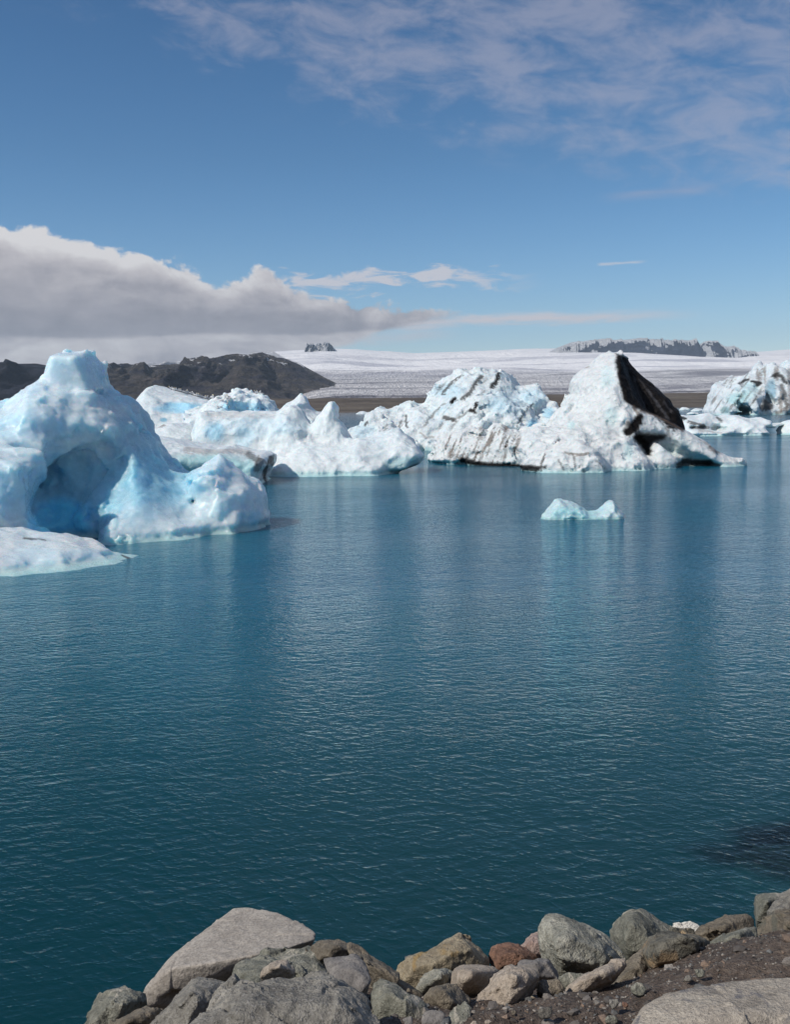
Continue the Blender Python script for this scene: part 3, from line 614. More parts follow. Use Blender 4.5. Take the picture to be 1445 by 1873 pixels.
b5 = [comp([(-60, 750), (-20, 742), (10, 738), (30, 731), (40, 736), (52, 750), (60, 800), (-60, 800)], 60, 2.6, 1.1, lean=0.5, k=0.4)]
ice('iceberg', 'small white berg top peeping over the left shoulder of the big hollow berg', b5, 0.1, [(0.5, 0.18, 'scal'), (1.6, 0.1, 'fbm')], ICE_M, bluemix=0.1, seed=31, dirt_shade=[([(20, 740), (40, 743)], 2, 0.6, DIRT * 2)])

# ------------------------------------------------------------------ right hand bergs
f1 = [
 comp([(642, 806), (648, 790), (669, 777), (673, 762), (700, 755), (721, 756), (742, 746), (777, 742), (786, 727), (812, 708), (842, 686), (861, 683), (880, 685), (905, 684), (919, 688), (940, 705), (960, 710), (976, 713), (987, 730), (990, 742), (1009, 745), (1021, 755), (1030, 770), (1030, 860), (760, 860), (640, 830)], 104, 7.5, 4.2, lean=1.0, skew=-0.25, Tb=5.0, px0=850, k=0.6),
 comp([(640, 840), (645, 800), (680, 790), (740, 792), (800, 798), (830, 870), (640, 870)], 104, 3.0, 1.4, lean=0.6, k=0.8, px0=720),
]
ice('iceberg', 'long blue white berg with jagged crest and black veins, left of the pyramid', f1, 0.165,
    [(0.16, 0.8, 'scal', (1.2, 1, 1)), (0.40, 0.34, 'rid', (1.3, 1, 0.7)), (1.1, 0.14, 'rid'), (0.45, 0.34, 'fac'), (1.3, 0.12, 'fac')], ICE_R,
    blues=[(930, 735, 45, 30, 0.2, BLUE), (975, 725, 22, 18, 0.3, BLUE), (975, 778, 12, 14, 0.8, BLUE), (1003, 755, 12, 12, 0.6, BLUE), (820, 715, 35, 16, 0.3, BLUE), (665, 790, 24, 14, 0.25, BLUE)],
    dirt_shade=[([(845, 686), (826, 700), (810, 722)], 3.0, 0.8, DIRT * 1.5), ([(880, 690), (868, 704), (862, 716), (846, 730)], 4.5, 0.85, DIRT), ([(912, 686), (908, 700), (900, 706)], 5.5, 0.95, K), ([(832, 731), (826, 738)], 6, 1.0, K), ([(872, 738), (868, 752), (860, 750)], 4.5, 1.0, DIRT), ([(812, 764), (830, 768)], 5, 0.85, DIRT), ([(855, 752), (840, 764), (815, 770)], 2.5, 0.6, DIRT * 2), ([(742, 760), (744, 780)], 3, 0.8, DIRT), ([(735, 770), (728, 784)], 3, 0.7, DIRT), ([(708, 776), (704, 788)], 3, 0.6, DIRT), ([(975, 738), (960, 755), (945, 778)], 2.2, 0.75, DIRT), ([(672, 772), (668, 778)], 3, 0.8, DIRT), ([(812, 740), (795, 755), (775, 780)], 2.5, 0.6, DIRT * 2), ([(770, 790), (780, 800), (790, 798)], 2.5, 0.5, BR)],
    stripes=[([(790, 700), (900, 690), (900, 790), (760, 790)], 0.75, 9, 0.22, 0.6, DIRT * 3)], bluemix=0.34, seed=33, nscale=0.6, tealz=0.5)
f2 = [
 # dirt streaked front wall on the left
 comp([(788, 842), (798, 820), (810, 800), (826, 794), (849, 790), (862, 786), (878, 780), (890, 790), (912, 778), (931, 790), (951, 796), (985, 782), (1010, 800), (1020, 880), (900, 878), (840, 862)], 72.5, 2.3, 1.3, lean=0.55, skew=-0.75, Tb=3.0, px0=880, k=0.35),
 # white pyramid
 comp([(1000, 790), (1020, 756), (1032, 745), (1040, 727), (1046, 720), (1045, 702), (1052, 688), (1068, 675), (1079, 670), (1087, 660), (1100, 651), (1114, 646), (1127, 648), (1150, 700), (1190, 770), (1235, 850), (1230, 900), (1000, 900)], 68.5, 4.6, 2.6, lean=0.55, Tb=3.0, px0=1100, k=0.45),
 # snowy apron in front
 comp([(940, 815), (980, 790), (1010, 785), (1040, 770), (1070, 762), (1110, 770), (1140, 792), (1168, 818), (1190, 842), (1198, 856), (1190, 905), (980, 905), (960, 860)], 64.8, 2.4, 1.3, lean=0.9, px0=1080, k=0.35),
 comp([(985, 862), (998, 835), (1020, 820), (1060, 812), (1085, 825), (1104, 848), (1112, 900), (985, 905)], 62.2, 1.3, 0.8, lean=0.6, px0=1050, k=0.3),
 # right limb down to the water
 comp([(1140, 735), (1162, 744), (1190, 756), (1216, 766), (1248, 784), (1283, 803), (1312, 824), (1345, 841), (1358, 851), (1340, 870), (1190, 880), (1160, 830), (1140, 790)], 66.5, 1.6, 1.0, lean=0.3, skew=0.0, Tb=2.0, px0=1230, k=0.3),
 comp([(1196, 850), (1186, 822), (1205, 803), (1240, 816), (1250, 836), (1228, 870), (1196, 880)], 64.5, 0.7, 0.6, lean=0.3, k=0.4),
 comp([(1150, 800), (1170, 790), (1220, 792), (1255, 818), (1300, 842), (1290, 856), (1255, 842), (1235, 838), (1205, 812), (1185, 838), (1165, 822)], 64.6, 2.2, 0.5, lean=0.2, Tb=1.7, op='-', k=0.4),
 comp([(1240, 838), (1262, 830), (1300, 838), (1320, 852), (1300, 868), (1240, 868)], 65.0, 2.5, 0.5, Tb=1.3, op='-', k=0.3),
 # black back wedge
 comp([(1112, 652), (1127, 648), (1141, 655), (1154, 670), (1176, 692), (1199, 710), (1221, 731), (1229, 743), (1238, 750), (1244, 767), (1250, 786), (1230, 830), (1180, 850), (1130, 800)], 70.5, 1.7, 1.0, lean=0.25, Tb=2.5, px0=1180, k=0.25),
]
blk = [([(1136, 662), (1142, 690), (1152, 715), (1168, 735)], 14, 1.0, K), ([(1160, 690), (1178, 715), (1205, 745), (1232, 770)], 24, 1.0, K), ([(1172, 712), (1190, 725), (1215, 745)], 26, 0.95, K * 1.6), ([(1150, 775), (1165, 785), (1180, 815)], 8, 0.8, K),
       ([(1170, 765), (1155, 785), (1148, 790)], 11, 1.0, K), ([(1160, 745), (1166, 755)], 4, 0.8, BR), ([(1172, 752), (1215, 768), (1248, 786)], 2.6, 0.55, BR), ([(1165, 800), (1180, 812), (1186, 826)], 9, 1.0, K), ([(1210, 800), (1190, 806)], 7, 0.7, K * 3), ([(1300, 820), (1312, 828)], 6, 0.75, DIRT * 2), ([(1250, 843), (1300, 847)], 6, 0.8, K * 2), ([(1280, 804), (1300, 817)], 3, 0.4, BR), ([(1220, 780), (1226, 800)], 3, 0.35, BR)]  # strokes inside the limb's carved hollows paint their shade black
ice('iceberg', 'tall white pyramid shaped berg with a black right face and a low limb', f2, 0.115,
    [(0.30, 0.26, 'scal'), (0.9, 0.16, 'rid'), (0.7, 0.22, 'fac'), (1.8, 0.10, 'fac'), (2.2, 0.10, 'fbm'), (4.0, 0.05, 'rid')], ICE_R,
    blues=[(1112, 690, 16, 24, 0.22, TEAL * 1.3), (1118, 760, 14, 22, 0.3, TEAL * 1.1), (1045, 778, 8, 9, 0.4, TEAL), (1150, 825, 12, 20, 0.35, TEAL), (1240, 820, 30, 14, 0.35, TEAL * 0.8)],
    dirt_shade=blk + [([(1186, 714), (1203, 740), (1222, 764)], 3.2, 0.6, np.array([.10, .10, .11])), ([(1158, 684), (1168, 715), (1180, 742)], 1.8, 0.5, np.array([.06, .06, .065])), ([(1172, 696), (1190, 722)], 2.2, 0.5, np.array([.09, .085, .085])), ([(1143, 668), (1150, 700), (1160, 730)], 1.5, 0.45, np.array([.06, .055, .05])), ([(1214, 734), (1230, 752)], 2.5, 0.5, np.array([.12, .11, .11])), ([(845, 843), (900, 851), (950, 855), (985, 858)], 7, 0.95, K), ([(1032, 828), (1054, 832), (1076, 828)], 3, 0.7, BR * 0.8), ([(996, 830), (990, 850)], 3, 0.8, DIRT * 2), ([(1022, 842), (1030, 858)], 2.5, 0.6, DIRT * 2), ([(1090, 840), (1104, 856)], 2.5, 0.6, DIRT * 2), ([(1066, 673), (1078, 671)], 2, 0.6, BR), ([(1050, 834), (1052, 852)], 2.2, 0.7, DIRT * 2)],  # the wide black stroke darkens the left waterline
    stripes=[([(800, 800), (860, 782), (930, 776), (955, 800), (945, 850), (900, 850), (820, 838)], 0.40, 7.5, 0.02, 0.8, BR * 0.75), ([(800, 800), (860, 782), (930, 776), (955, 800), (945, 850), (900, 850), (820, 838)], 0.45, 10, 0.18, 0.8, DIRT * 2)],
    fills=[([(1127, 646), (1131, 690), (1141, 733), (1160, 745), (1178, 753), (1214, 766), (1250, 790), (1262, 780), (1245, 745), (1221, 725), (1176, 686), (1150, 655)], 2.5, 1.0, K * 1.3), ([(1162, 768), (1172, 756), (1177, 762), (1168, 785), (1152, 798), (1146, 790)], 3, 1.0, K), ([(1163, 798), (1180, 793), (1222, 796), (1216, 803), (1196, 808), (1186, 826), (1176, 822)], 4, 0.95, K * 1.5), ([(1236, 848), (1256, 838), (1300, 842), (1318, 852), (1240, 856)], 3, 0.8, K * 3), ([(845, 842), (870, 846), (950, 850), (1000, 852), (1000, 858), (860, 852)], 2, 0.9, K)],  # polygons over the limb's carved hollows paint their shade into the ice colour
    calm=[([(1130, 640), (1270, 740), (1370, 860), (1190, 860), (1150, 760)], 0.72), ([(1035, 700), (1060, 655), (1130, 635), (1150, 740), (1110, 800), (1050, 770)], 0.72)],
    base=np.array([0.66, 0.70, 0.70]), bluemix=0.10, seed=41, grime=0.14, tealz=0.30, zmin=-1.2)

g = [comp([(1232, 770), (1246, 761), (1268, 761), (1291, 756), (1306, 762), (1318, 763), (1328, 759), (1346, 761), (1372, 767), (1386, 764), (1396, 768), (1418, 769), (1398, 774), (1430, 775), (1405, 782), (1388, 784), (1404, 794), (1380, 806), (1250, 806), (1235, 790)], 135, 4.2, 1.1, lean=1.2, Tb=4.5, px0=1320, k=0.4)]
for cx_ in ((1272, 782), (1289, 782), (1321, 782)):
    g.append(comp([(cx_[0] - 8, cx_[1] + 2), (cx_[0] - 4, cx_[1] - 3), (cx_[0] + 5, cx_[1] - 3), (cx_[0] + 9, cx_[1] + 1), (cx_[0], cx_[1] + 4)], 131.5, 3, 0.35, Tb=3, op='-', k=0.25))
ice('iceberg', 'low flat white floe with dark melt holes and thin prongs on its right', g, 0.16, [(0.25, 0.25, 'scal'), (1.0, 0.1, 'fbm')], ICE_M,
    dirt_shade=[([(1244, 764), (1256, 766)], 4, 0.95, K), ([(1260, 772), (1275, 776), (1290, 780)], 3.5, 0.8, DIRT), ([(1312, 764), (1320, 770)], 3, 0.8, DIRT * 2), ([(1278, 788), (1300, 790), (1320, 792)], 2, 0.4, BR), ([(1268, 783), (1296, 783)], 4, 0.7, DIRT), ([(1314, 783), (1328, 782)], 4, 0.6, TEAL * 0.5)], bluemix=0.10, seed=51, nscale=0.5)
i_ = [comp([(1426, 794), (1431, 783), (1436, 777), (1437, 772), (1448, 768), (1490, 764), (1540, 780), (1550, 800), (1426, 806)], 134, 3, 0.9, lean=0.6, k=0.3)]
ice('iceberg', 'small curled white ice piece on the water right of the pronged floe', i_, 0.16, [(0.3, 0.2, 'scal'), (1.2, 0.08, 'fbm')], ICE_M, bluemix=0.1, seed=53, nscale=0.5)
j = [comp([(1304, 752), (1307, 742), (1307, 726), (1318, 707), (1334, 700), (1344, 696), (1356, 692), (1370, 688), (1384, 677), (1393, 669), (1406, 676), (1420, 684), (1430, 678), (1446, 664), (1480, 655), (1560, 690), (1600, 752), (1600, 775), (1306, 775)], 420, 22, 8, lean=0.7, skew=0.1, Tb=20, px0=1400, k=1.5),
     comp([(1316, 765), (1318, 750), (1328, 744), (1338, 750), (1340, 765)], 402, 10, 1.6, Tb=8, op='-', k=1),
     comp([(1350, 757), (1352, 748), (1364, 743), (1374, 747), (1378, 756)], 402, 10, 1.2, Tb=5, op='-', k=1),
     comp([(1388, 730), (1400, 715), (1412, 722), (1424, 745), (1405, 742)], 400, 6, 2, lean=0.7, Tb=8, op='-', k=2)]
ice('iceberg', 'large far berg streaked grey and black with arches at its waterline', j, 0.62, [(0.05, 2.4, 'scal', (1.5, 1, 1)), (0.15, 1.2, 'rid'), (0.4, 0.5, 'fbm')], ICE_F,
    blues=[(1350, 730, 24, 14, 0.6, TEAL), (1372, 712, 18, 16, 0.4, TEAL), (1412, 712, 10, 22, 0.7, BLUE * 0.6), (1360, 750, 20, 6, 0.8, TEAL * 0.5), (1328, 750, 12, 8, 0.8, TEAL * 0.5)],
    dirt_shade=[([(1352, 702), (1362, 695), (1370, 694)], 3, 0.9, K), ([(1376, 697), (1394, 700), (1384, 704)], 3.5, 0.95, K), ([(1415, 688), (1425, 684), (1440, 700)], 5, 0.9, K * 2), ([(1400, 735), (1408, 742), (1396, 745)], 9, 0.9, K * 2), ([(1384, 725), (1378, 735)], 3, 0.7, DIRT), ([(1430, 705), (1436, 720), (1440, 740)], 5, 0.8, DIRT * 2), ([(1422, 755), (1440, 745)], 4, 0.6, BR), ([(1446, 680), (1450, 730)], 9, 0.6, DIRT * 3)],
    stripes=[([(1300, 690), (1380, 670), (1400, 720), (1370, 755), (1300, 755)], 0.60, 6, 0.05, 0.75, DIRT * 4), ([(1380, 670), (1600, 660), (1600, 770), (1380, 770)], 0.1, 8, 0.1, 0.7, BR)],
    bluemix=0.2, seed=55, nscale=0.12, tealz=0.8, zmin=-3, notch=0.5, shelf=0.0, base=np.array([0.62, 0.68, 0.70]))
CLEAR = ice_mat('clear_ice', 0.5, 0.2, 0.9, 0.5); CLEAR.node_tree.nodes['Principled BSDF'].inputs['Transmission Weight'].default_value = 0.2
h_ = [comp([(986, 951), (1000, 938), (1008, 926), (1014, 914), (1022, 910), (1034, 914), (1060, 924), (1074, 936), (1092, 935), (1102, 926), (1110, 920), (1119, 917), (1128, 928), (1139, 942), (1140, 952), (1120, 975), (1000, 975)], 36.0, 0.60, 0.34, lean=0.5, k=0.1)]
ice('iceberg', 'small clear bergy bit with two peaks, floating alone in open water', h_, 0.035, [(1.2, 0.08, 'scal'), (3.5, 0.04, 'scal'), (8, 0.015, 'fbm')], CLEAR,
    blues=[(1050, 940, 50, 16, 0.6, np.array([0.36, 0.70, 0.76]))], bluemix=0.5, base=np.array([0.60, 0.76, 0.78]), seed=61, zmin=-0.5, tealz=0.12, nscale=2.0, notch=0.03, shelf=0.3)
k_ = [comp([(1293, 755), (1297, 750), (1305, 748), (1312, 746), (1322, 748), (1326, 752), (1328, 760), (1293, 760)], 560, 8, 2.2, lean=0.6, k=1)]
ice('iceberg', 'small bright blue floe far off, left of the streaked grey berg', k_, 0.55, [(0.1, 0.8, 'scal'), (0.4, 0.3, 'fbm')], ICE_F, bluemix=0.7, seed=63, nscale=0.2, zmin=-1.6)
for q, (pl, Yq, lb) in enumerate([
    ([(651, 757), (657, 753), (664, 752), (672, 754), (682, 756), (682, 760), (651, 760)], 1150, 'tiny white floe far out by the brown shore, seen between the two white bergs'),
    ([(1244, 748), (1249, 745), (1256, 745), (1262, 748), (1262, 752), (1244, 752)], 950, 'tiny low floe near the far shore, just right of the black wedge'),
    ([(1266, 751), (1274, 747), (1284, 748), (1288, 753), (1266, 755)], 720, 'thin white floe on far water between the black wedge and the bright blue floe'),
    ([(1258, 756), (1266, 754), (1276, 756), (1276, 759), (1258, 759)], 460, 'flat sliver of ice just above the holed floe'),
    ([(1288, 746), (1296, 743), (1306, 745), (1306, 749), (1288, 749)], 1100, 'far pale floe above the bright blue floe by the brown shore')]):
    ice('ice_floe', lb, [comp(pl, Yq, 5, 1.6, lean=1.0, k=1)], Yq / 1400, [(0.12, 0.5, 'scal')], ICE_F, bluemix=0.2, seed=70 + q, nscale=0.2, zmin=-2.5, shelf=0.0, notch=0.0, cat='ice floe', group='small floes on the far water', tealz=0.2)

# ------------------------------------------------------------------ gulls
gm = bpy.data.materials.new('gull_plumage'); gm.use_nodes = True; nt = gm.node_tree; p = nt.nodes['Principled BSDF']
a = nt.nodes.new('ShaderNodeVertexColor'); a.layer_name = 'tint'
nn = noise(nt, None, 60, 2); nt.links.new(mixc(nt, nn * 0.2, a.outputs[0], (0.2, 0.2, 0.2)), p.inputs['Base Color']); p.inputs['Roughness'].default_value = 0.8
def gull_mesh():
    """a sitting gull 0.4 m long: body, neck, head, beak, folded wings, tail"""
    V = []; Fq = []; col = []
    prof = [(-0.26, 0.13, 0.006, 0.004), (-0.20, 0.14, 0.030, 0.014), (-0.12, 0.145, 0.058, 0.05), (-0.02, 0.14, 0.075, 0.075), (0.07, 0.145, 0.072, 0.078), (0.12, 0.18, 0.052, 0.058), (0.135, 0.23, 0.036, 0.040), (0.14, 0.275, 0.038, 0.040), (0.165, 0.29, 0.034, 0.034), (0.195, 0.287, 0.014, 0.014), (0.215, 0.283, 0.009, 0.009), (0.245, 0.272, 0.003, 0.004)]
    n = 10
    for i, (x, z, ry, rz) in enumerate(prof):
        for k in range(n):
            t = 2 * math.pi * k / n; V.append((x, ry * math.cos(t), z + rz * math.sin(t)))
            c = (0.72, 0.50, 0.08) if i > 8 else ((0.75, 0.75, 0.75) if (i > 4 or math.sin(t) < 0.1) else ((0.04, 0.04, 0.045) if i < 2 else (0.20, 0.21, 0.23)))
            col.append(c)
    for i in range(len(prof) - 1):
        for k in range(n): Fq.append((i * n + k, i * n + (k + 1) % n, (i + 1) * n + (k + 1) % n, (i + 1) * n + k))
    for s in (-1, 1):                        # legs
        b = len(V)
        for z in (0.0, 0.10):
            for k in range(4): V.append((0.01 + 0.006 * math.cos(k * 1.57), s * 0.03 + 0.006 * math.sin(k * 1.57), z)); col.append((0.4, 0.15, 0.1))
        for k in range(4): Fq.append((b + k, b + (k + 1) % 4, b + 4 + (k + 1) % 4, b + 4 + k))
    return mesh_np('gull', np.array(V), np.array(Fq), col=np.array(col, float))
gme = gull_mesh(); gme.materials.append(gm)
rng = random.Random(5)
dg = bpy.context.evaluated_depsgraph_get(); dg.update()
def place_gulls(spots, lab, grp, s=1.0):
    for (px, py) in spots:
        d = Vector(ray(px, py)).normalized()
        best = None
        for k in range(24):                  # drop from just above the crest on to the ice
            hit, loc, nr, _, ob, _ = SC.ray_cast(dg, Vector((0, 0, EYE)), Vector(ray(px, py + k * 0.5)).normalized())
            if hit and ob.name.startswith('iceberg') and loc.y > 50: best = loc; break
        if best is None: continue
        o = bpy.data.objects.new('gull', gme); C.objects.link(o); o.location = best + Vector((0, 0.1, -0.02))
        o.rotation_euler = (0, 0, rng.uniform(-3.1, 3.1)); o.scale = (s, s, s)
        tag(o, lab, 'gull', grp)
place_gulls([(312 + i * 3.1 + rng.uniform(-1, 1), 708 + i * 0.85) for i in range(26)], 'gull standing along the sloping crest of the blue and white berg', 'gulls on the long crest', 1.25)
place_gulls([(398, 748), (403, 748), (418, 748), (430, 748), (433, 748), (446, 749), (454, 749), (462, 750), (472, 750)], 'gull sitting on the straight top edge of the smooth white wall', 'gulls on the white wall', 1.15)
place_gulls([(404 + rng.uniform(-6, 16), 734 + rng.uniform(-6, 8)) for i in range(11)] + [(468 + i * 3.2, 718 + i * 1.4) for i in range(4)], 'gull resting on the humped berg of glassy blue ice', 'gulls on the glassy berg', 1.1)
# ------------------------------------------------------------------ rocks of the bank
def rmat(name, c1, c2, c3, sc=1.0, speck=0.0, sp_c=(0.5, 0.5, 0.48), vein=None, bmp=0.02, patch=None):
    m = bpy.data.materials.new(name); m.use_nodes = True; nt = m.node_tree; p = nt.nodes['Principled BSDF']; p.inputs['Roughness'].default_value = 0.88
    p.inputs['Specular IOR Level'].default_value = 0.25
    g = nt.nodes.new('ShaderNodeTexCoord'); o = g.outputs['Object']
    n1 = noise(nt, o, 3.5 * sc, 6, 0.62, 0.6); n2 = noise(nt, o, 24 * sc, 5, 0.65); n3 = noise(nt, o, 130 * sc, 2, 0.6); n4 = noise(nt, o, 70 * sc, 3, 0.7)
    c1, c2, c3 = (tuple((a * 0.70 + sum(c) / 3 * 0.30) * b for a, b in zip(c, (1.38, 1.33, 1.22))) for c in (c1, c2, c3))
    col = ramp(nt, n1 * 0.55 + n2 * 0.45, [(0.38, c1), (0.5, c2), (0.62, c3)])
    col = mixc(nt, (n4.step(0.48, 0.60)) * 0.6, col, tuple(v * 0.45 for v in c2))
    if speck: col = mixc(nt, (n4 * 0.5 + n3 * 0.5).step(0.54, 0.60) * speck, col, sp_c)
    if patch:
        q = noise(nt, o, 5.5 * sc, 5, 0.6, 0.8); col = mixc(nt, q.step(0.56, 0.64) * 0.8, col, patch)
    if vein:
        v = noise(nt, o, 2.3 * sc, 4, 0.5, 0.8); v = ((v - 0.5).m('ABSOLUTE')).step(0.010, 0.002) * n1.step(0.42, 0.56)
        col = mixc(nt, v * 0.75, col, vein)
    nt.links.new(col, p.inputs['Base Color'])
    b = nt.nodes.new('ShaderNodeBump'); b.inputs['Distance'].default_value = bmp; b.inputs['Strength'].default_value = 0.9
    nt.links.new((n1 * 0.9 + n2 * 1.0 + n4 * 0.45 + n3 * 0.15).s, b.inputs['Height']); nt.links.new(b.outputs[0], p.inputs['Normal'])
    return m
G = lambda a, b=None, c=None: None
RM = dict(
 pale=rmat('pale_andesite', (0.20, 0.178, 0.158), (0.27, 0.243, 0.218), (0.33, 0.30, 0.27), 1.2, 0.25, (0.42, 0.39, 0.36), bmp=0.008),
 grey=rmat('grey_basalt', (0.095, 0.09, 0.082), (0.17, 0.162, 0.145), (0.25, 0.235, 0.21), 1.0, 0.45, (0.36, 0.34, 0.31)),
 dark=rmat('dark_basalt', (0.045, 0.042, 0.038), (0.10, 0.092, 0.080), (0.19, 0.17, 0.145), 1.2, 0.35, (0.26, 0.24, 0.2)),
 green=rmat('greenish_rock', (0.075, 0.08, 0.066), (0.155, 0.158, 0.13), (0.26, 0.255, 0.215), 1.1, 0.35, (0.40, 0.40, 0.33), vein=(0.5, 0.45, 0.36)),
 lich=rmat('lichened_rock', (0.12, 0.125, 0.105), (0.23, 0.23, 0.195), (0.36, 0.36, 0.31), 1.3, 0.5, (0.50, 0.50, 0.42), bmp=0.025),
 brown=rmat('brown_rock', (0.075, 0.062, 0.046), (0.15, 0.125, 0.092), (0.24, 0.20, 0.15), 1.2, 0.30, (0.33, 0.29, 0.22), patch=(0.10, 0.10, 0.08)),
 ochre=rmat('ochre_rock', (0.16, 0.13, 0.085), (0.26, 0.215, 0.14), (0.34, 0.285, 0.19), 1.1, 0.2, (0.42, 0.36, 0.25), patch=(0.28, 0.19, 0.08)),
 rust=rmat('rust_rock', (0.09, 0.045, 0.028), (0.20, 0.095, 0.058), (0.31, 0.18, 0.12), 1.6, 0.3, (0.45, 0.30, 0.22)),
 pink=rmat('pink_rock', (0.20, 0.12, 0.10), (0.32, 0.22, 0.19), (0.38, 0.29, 0.26), 1.3, 0.2, (0.45, 0.38, 0.35), patch=(0.30, 0.16, 0.06)),
 tan=rmat('tan_rock', (0.18, 0.145, 0.115), (0.29, 0.238, 0.19), (0.37, 0.315, 0.26), 1.2, 0.3, (0.45, 0.40, 0.34), bmp=0.014),
 slate=rmat('purple_grey_rock', (0.105, 0.098, 0.098), (0.155, 0.145, 0.143), (0.20, 0.188, 0.18), 1.3, 0.3, (0.28, 0.26, 0.25), bmp=0.009),
 gran=rmat('speckled_granite', (0.16, 0.14, 0.12), (0.28, 0.245, 0.205), (0.36, 0.32, 0.265), 1.8, 0.5, (0.48, 0.42, 0.34), bmp=0.014, patch=(0.15, 0.145, 0.15)),
 white=rmat('white_rock', (0.40, 0.39, 0.37), (0.52, 0.51, 0.49), (0.62, 0.61, 0.59), 1.5, 0.3),
 sunk=rmat('sunken_rock', (0.028, 0.015, 0.011), (0.06, 0.032, 0.024), (0.09, 0.052, 0.04)),
 cave=rmat('veined_dark_rock', (0.05, 0.05, 0.042), (0.12, 0.115, 0.095), (0.20, 0.185, 0.145), 1.4, 0.3, (0.3, 0.27, 0.2), vein=(0.50, 0.38, 0.24), patch=(0.27, 0.19, 0.11)),
)
def hit_bank(px, py):
    d = ray(px, py); last = None
    for Yk in np.arange(1.6, 7.5, 0.02):
        q = d * (Yk / d[1]) + np.array([0, 0, EYE])
        if q[2] <= float(bank_z(q[0], q[1])) + 0.02: return Yk
    return 4.4
def hull_planes(pts):
    bm = bmesh.new()
    for q in pts: bm.verts.new(q)
    bmesh.ops.convex_hull(bm, input=bm.verts)
    bm.normal_update()
    cen = Vector(np.mean(pts, 0)); pl = []
    for f in bm.faces:
        if f.calc_area() < 1e-7: continue
        n = f.normal.copy(); 
        if n.dot(f.verts[0].co - cen) < 0: n = -n
        pl.append((*n, n.dot(f.verts[0].co)))
    bm.free(); return np.array(pl)
def rock(label, outline, mat, Y=None, ridge=(), tilt=1.0, thick=1.0, rough=1.0, cuts=6, seed=1, round_=0.004, brk=None, sub=(), extra=(), nface=64):
    """outline: silhouette in photo pixels; ridge: (px, py, nearer m) points on the facing side; tilt: how far the upper edge lies back"""
    cx = sum(q[0] for q in outline) / len(outline); ylo = max(q[1] for q in outline); yhi = min(q[1] for q in outline)
    if Y is None: Y = hit_bank(cx, ylo)
    hulls = []
    for ol in (outline,) + tuple(extra):
        pts = []
        w = (max(q[0] for q in ol) - min(q[0] for q in ol)) / F * Y
        hgt = (ylo - yhi) / F * Y
        def yy_(py, px=None):
            if brk is None or px is None: return Y + tilt * (ylo - py) / F * Y
            e = brk[1] + (px - brk[0]) * brk[2]          # the edge between an upper and a steeper lower face
            return Y + (0.35 * (ylo - max(py, e)) + tilt * max(e - py, 0)) / F * Y
        for a, b in ol: pts.append(at(a, b, yy_(b, a)))
        oc = np.mean(pts, 0)
        for q in list(pts):
            r = oc + (q - oc) * 0.72; r = r + np.array([0, 0.50, -0.85]) * thick * max(min(w, 0.9), hgt) * 0.75; pts.append(r)
        if ol is outline:
            for a, b, c in ridge: pts.append(at(a, b, yy_(b, a) - c * 2.2))
        hulls.append(np.array(pts))
    allp = np.concatenate(hulls); lo = allp.min(0); hi = allp.max(0); size = (hi - lo).max(); vox = max(size / (nface * 1.25), 0.006)
    lo = lo - vox * 4; n = np.ceil((hi + vox * 5 - lo) / vox).astype(int)
    gx, gy, gz = [lo[i] + np.arange(n[i]) * vox for i in range(3)]
    GX, GY, GZ = np.meshgrid(gx, gy, gz, indexing='ij'); P = np.stack([GX, GY, GZ], 3).reshape(-1, 3).astype(np.float32)
    rr = np.random.RandomState(seed); f = None
    for hp in hulls:
        pl = hull_planes(hp); c = hp.mean(0)
        for _ in range(cuts):
            d = rr.normal(size=3); d[1] -= 1.1; d[2] += 0.5; d /= np.linalg.norm(d)
            s = (hp @ d).max(); pl = np.vstack([pl, [*d, c @ d + (s - c @ d) * rr.uniform(0.70, 0.93)]])
        k = round_ * size
        D = P @ pl[:, :3].T.astype(np.float32) - pl[:, 3].astype(np.float32)
        mx_ = D.max(1); fh = mx_ + k * np.log(np.exp((D - mx_[:, None]) / k).sum(1)) - k * 0.8 - 0.010 * size
        f = fh if f is None else smin(f, fh, 0.02 * size)
    for (a, b, r, dep) in sub:                # hollows
        q = at(a, b, Y + tilt * (ylo - b) / F * Y - dep); rad = r / F * Y
        f = -smin(-f, np.linalg.norm((P - q) * np.array([1, 0.8, 1.3]), axis=1) - rad, 0.03 * size)
    near = np.abs(f) < size * 0.12; Q = P[near]
    lay = rr.normal(size=3); lay /= np.linalg.norm(lay)
    strat = (Q @ lay)[:, None] * lay * 3.0
    d = (fbm(Q * (2.2 / size), 3, seed) * 0.008 + fbm(Q * (6.0 / size) + strat * 2 / size, 4, seed + 1, ridged=True) * -0.008 + fbm(Q * (18 / size), 4, seed + 2) * 0.007 + fbm(Q * (45 / size), 2, seed + 5, ridged=True) * 0.003) * size * rough
    d += facet(Q * (2.3 / size) + 0.12 * d[:, None] / size, seed + 7) * 0.050 * size * min(rough, 1.0) + facet(Q * (6.0 / size), seed + 8) * 0.018 * size * rough + facet(Q * (15.0 / size), seed + 9) * 0.007 * size * rough
    f[near] += d
    V, Fq = iso(f.reshape(n), lo, vox)
    o = link('rock', mesh_np('rock', V, Fq), RM[mat]); tag(o, label, 'rock', 'rocks along the bank')
    return origin(o, V.mean(0) * [1, 1, 0] + [0, 0, V[:, 2].min()])

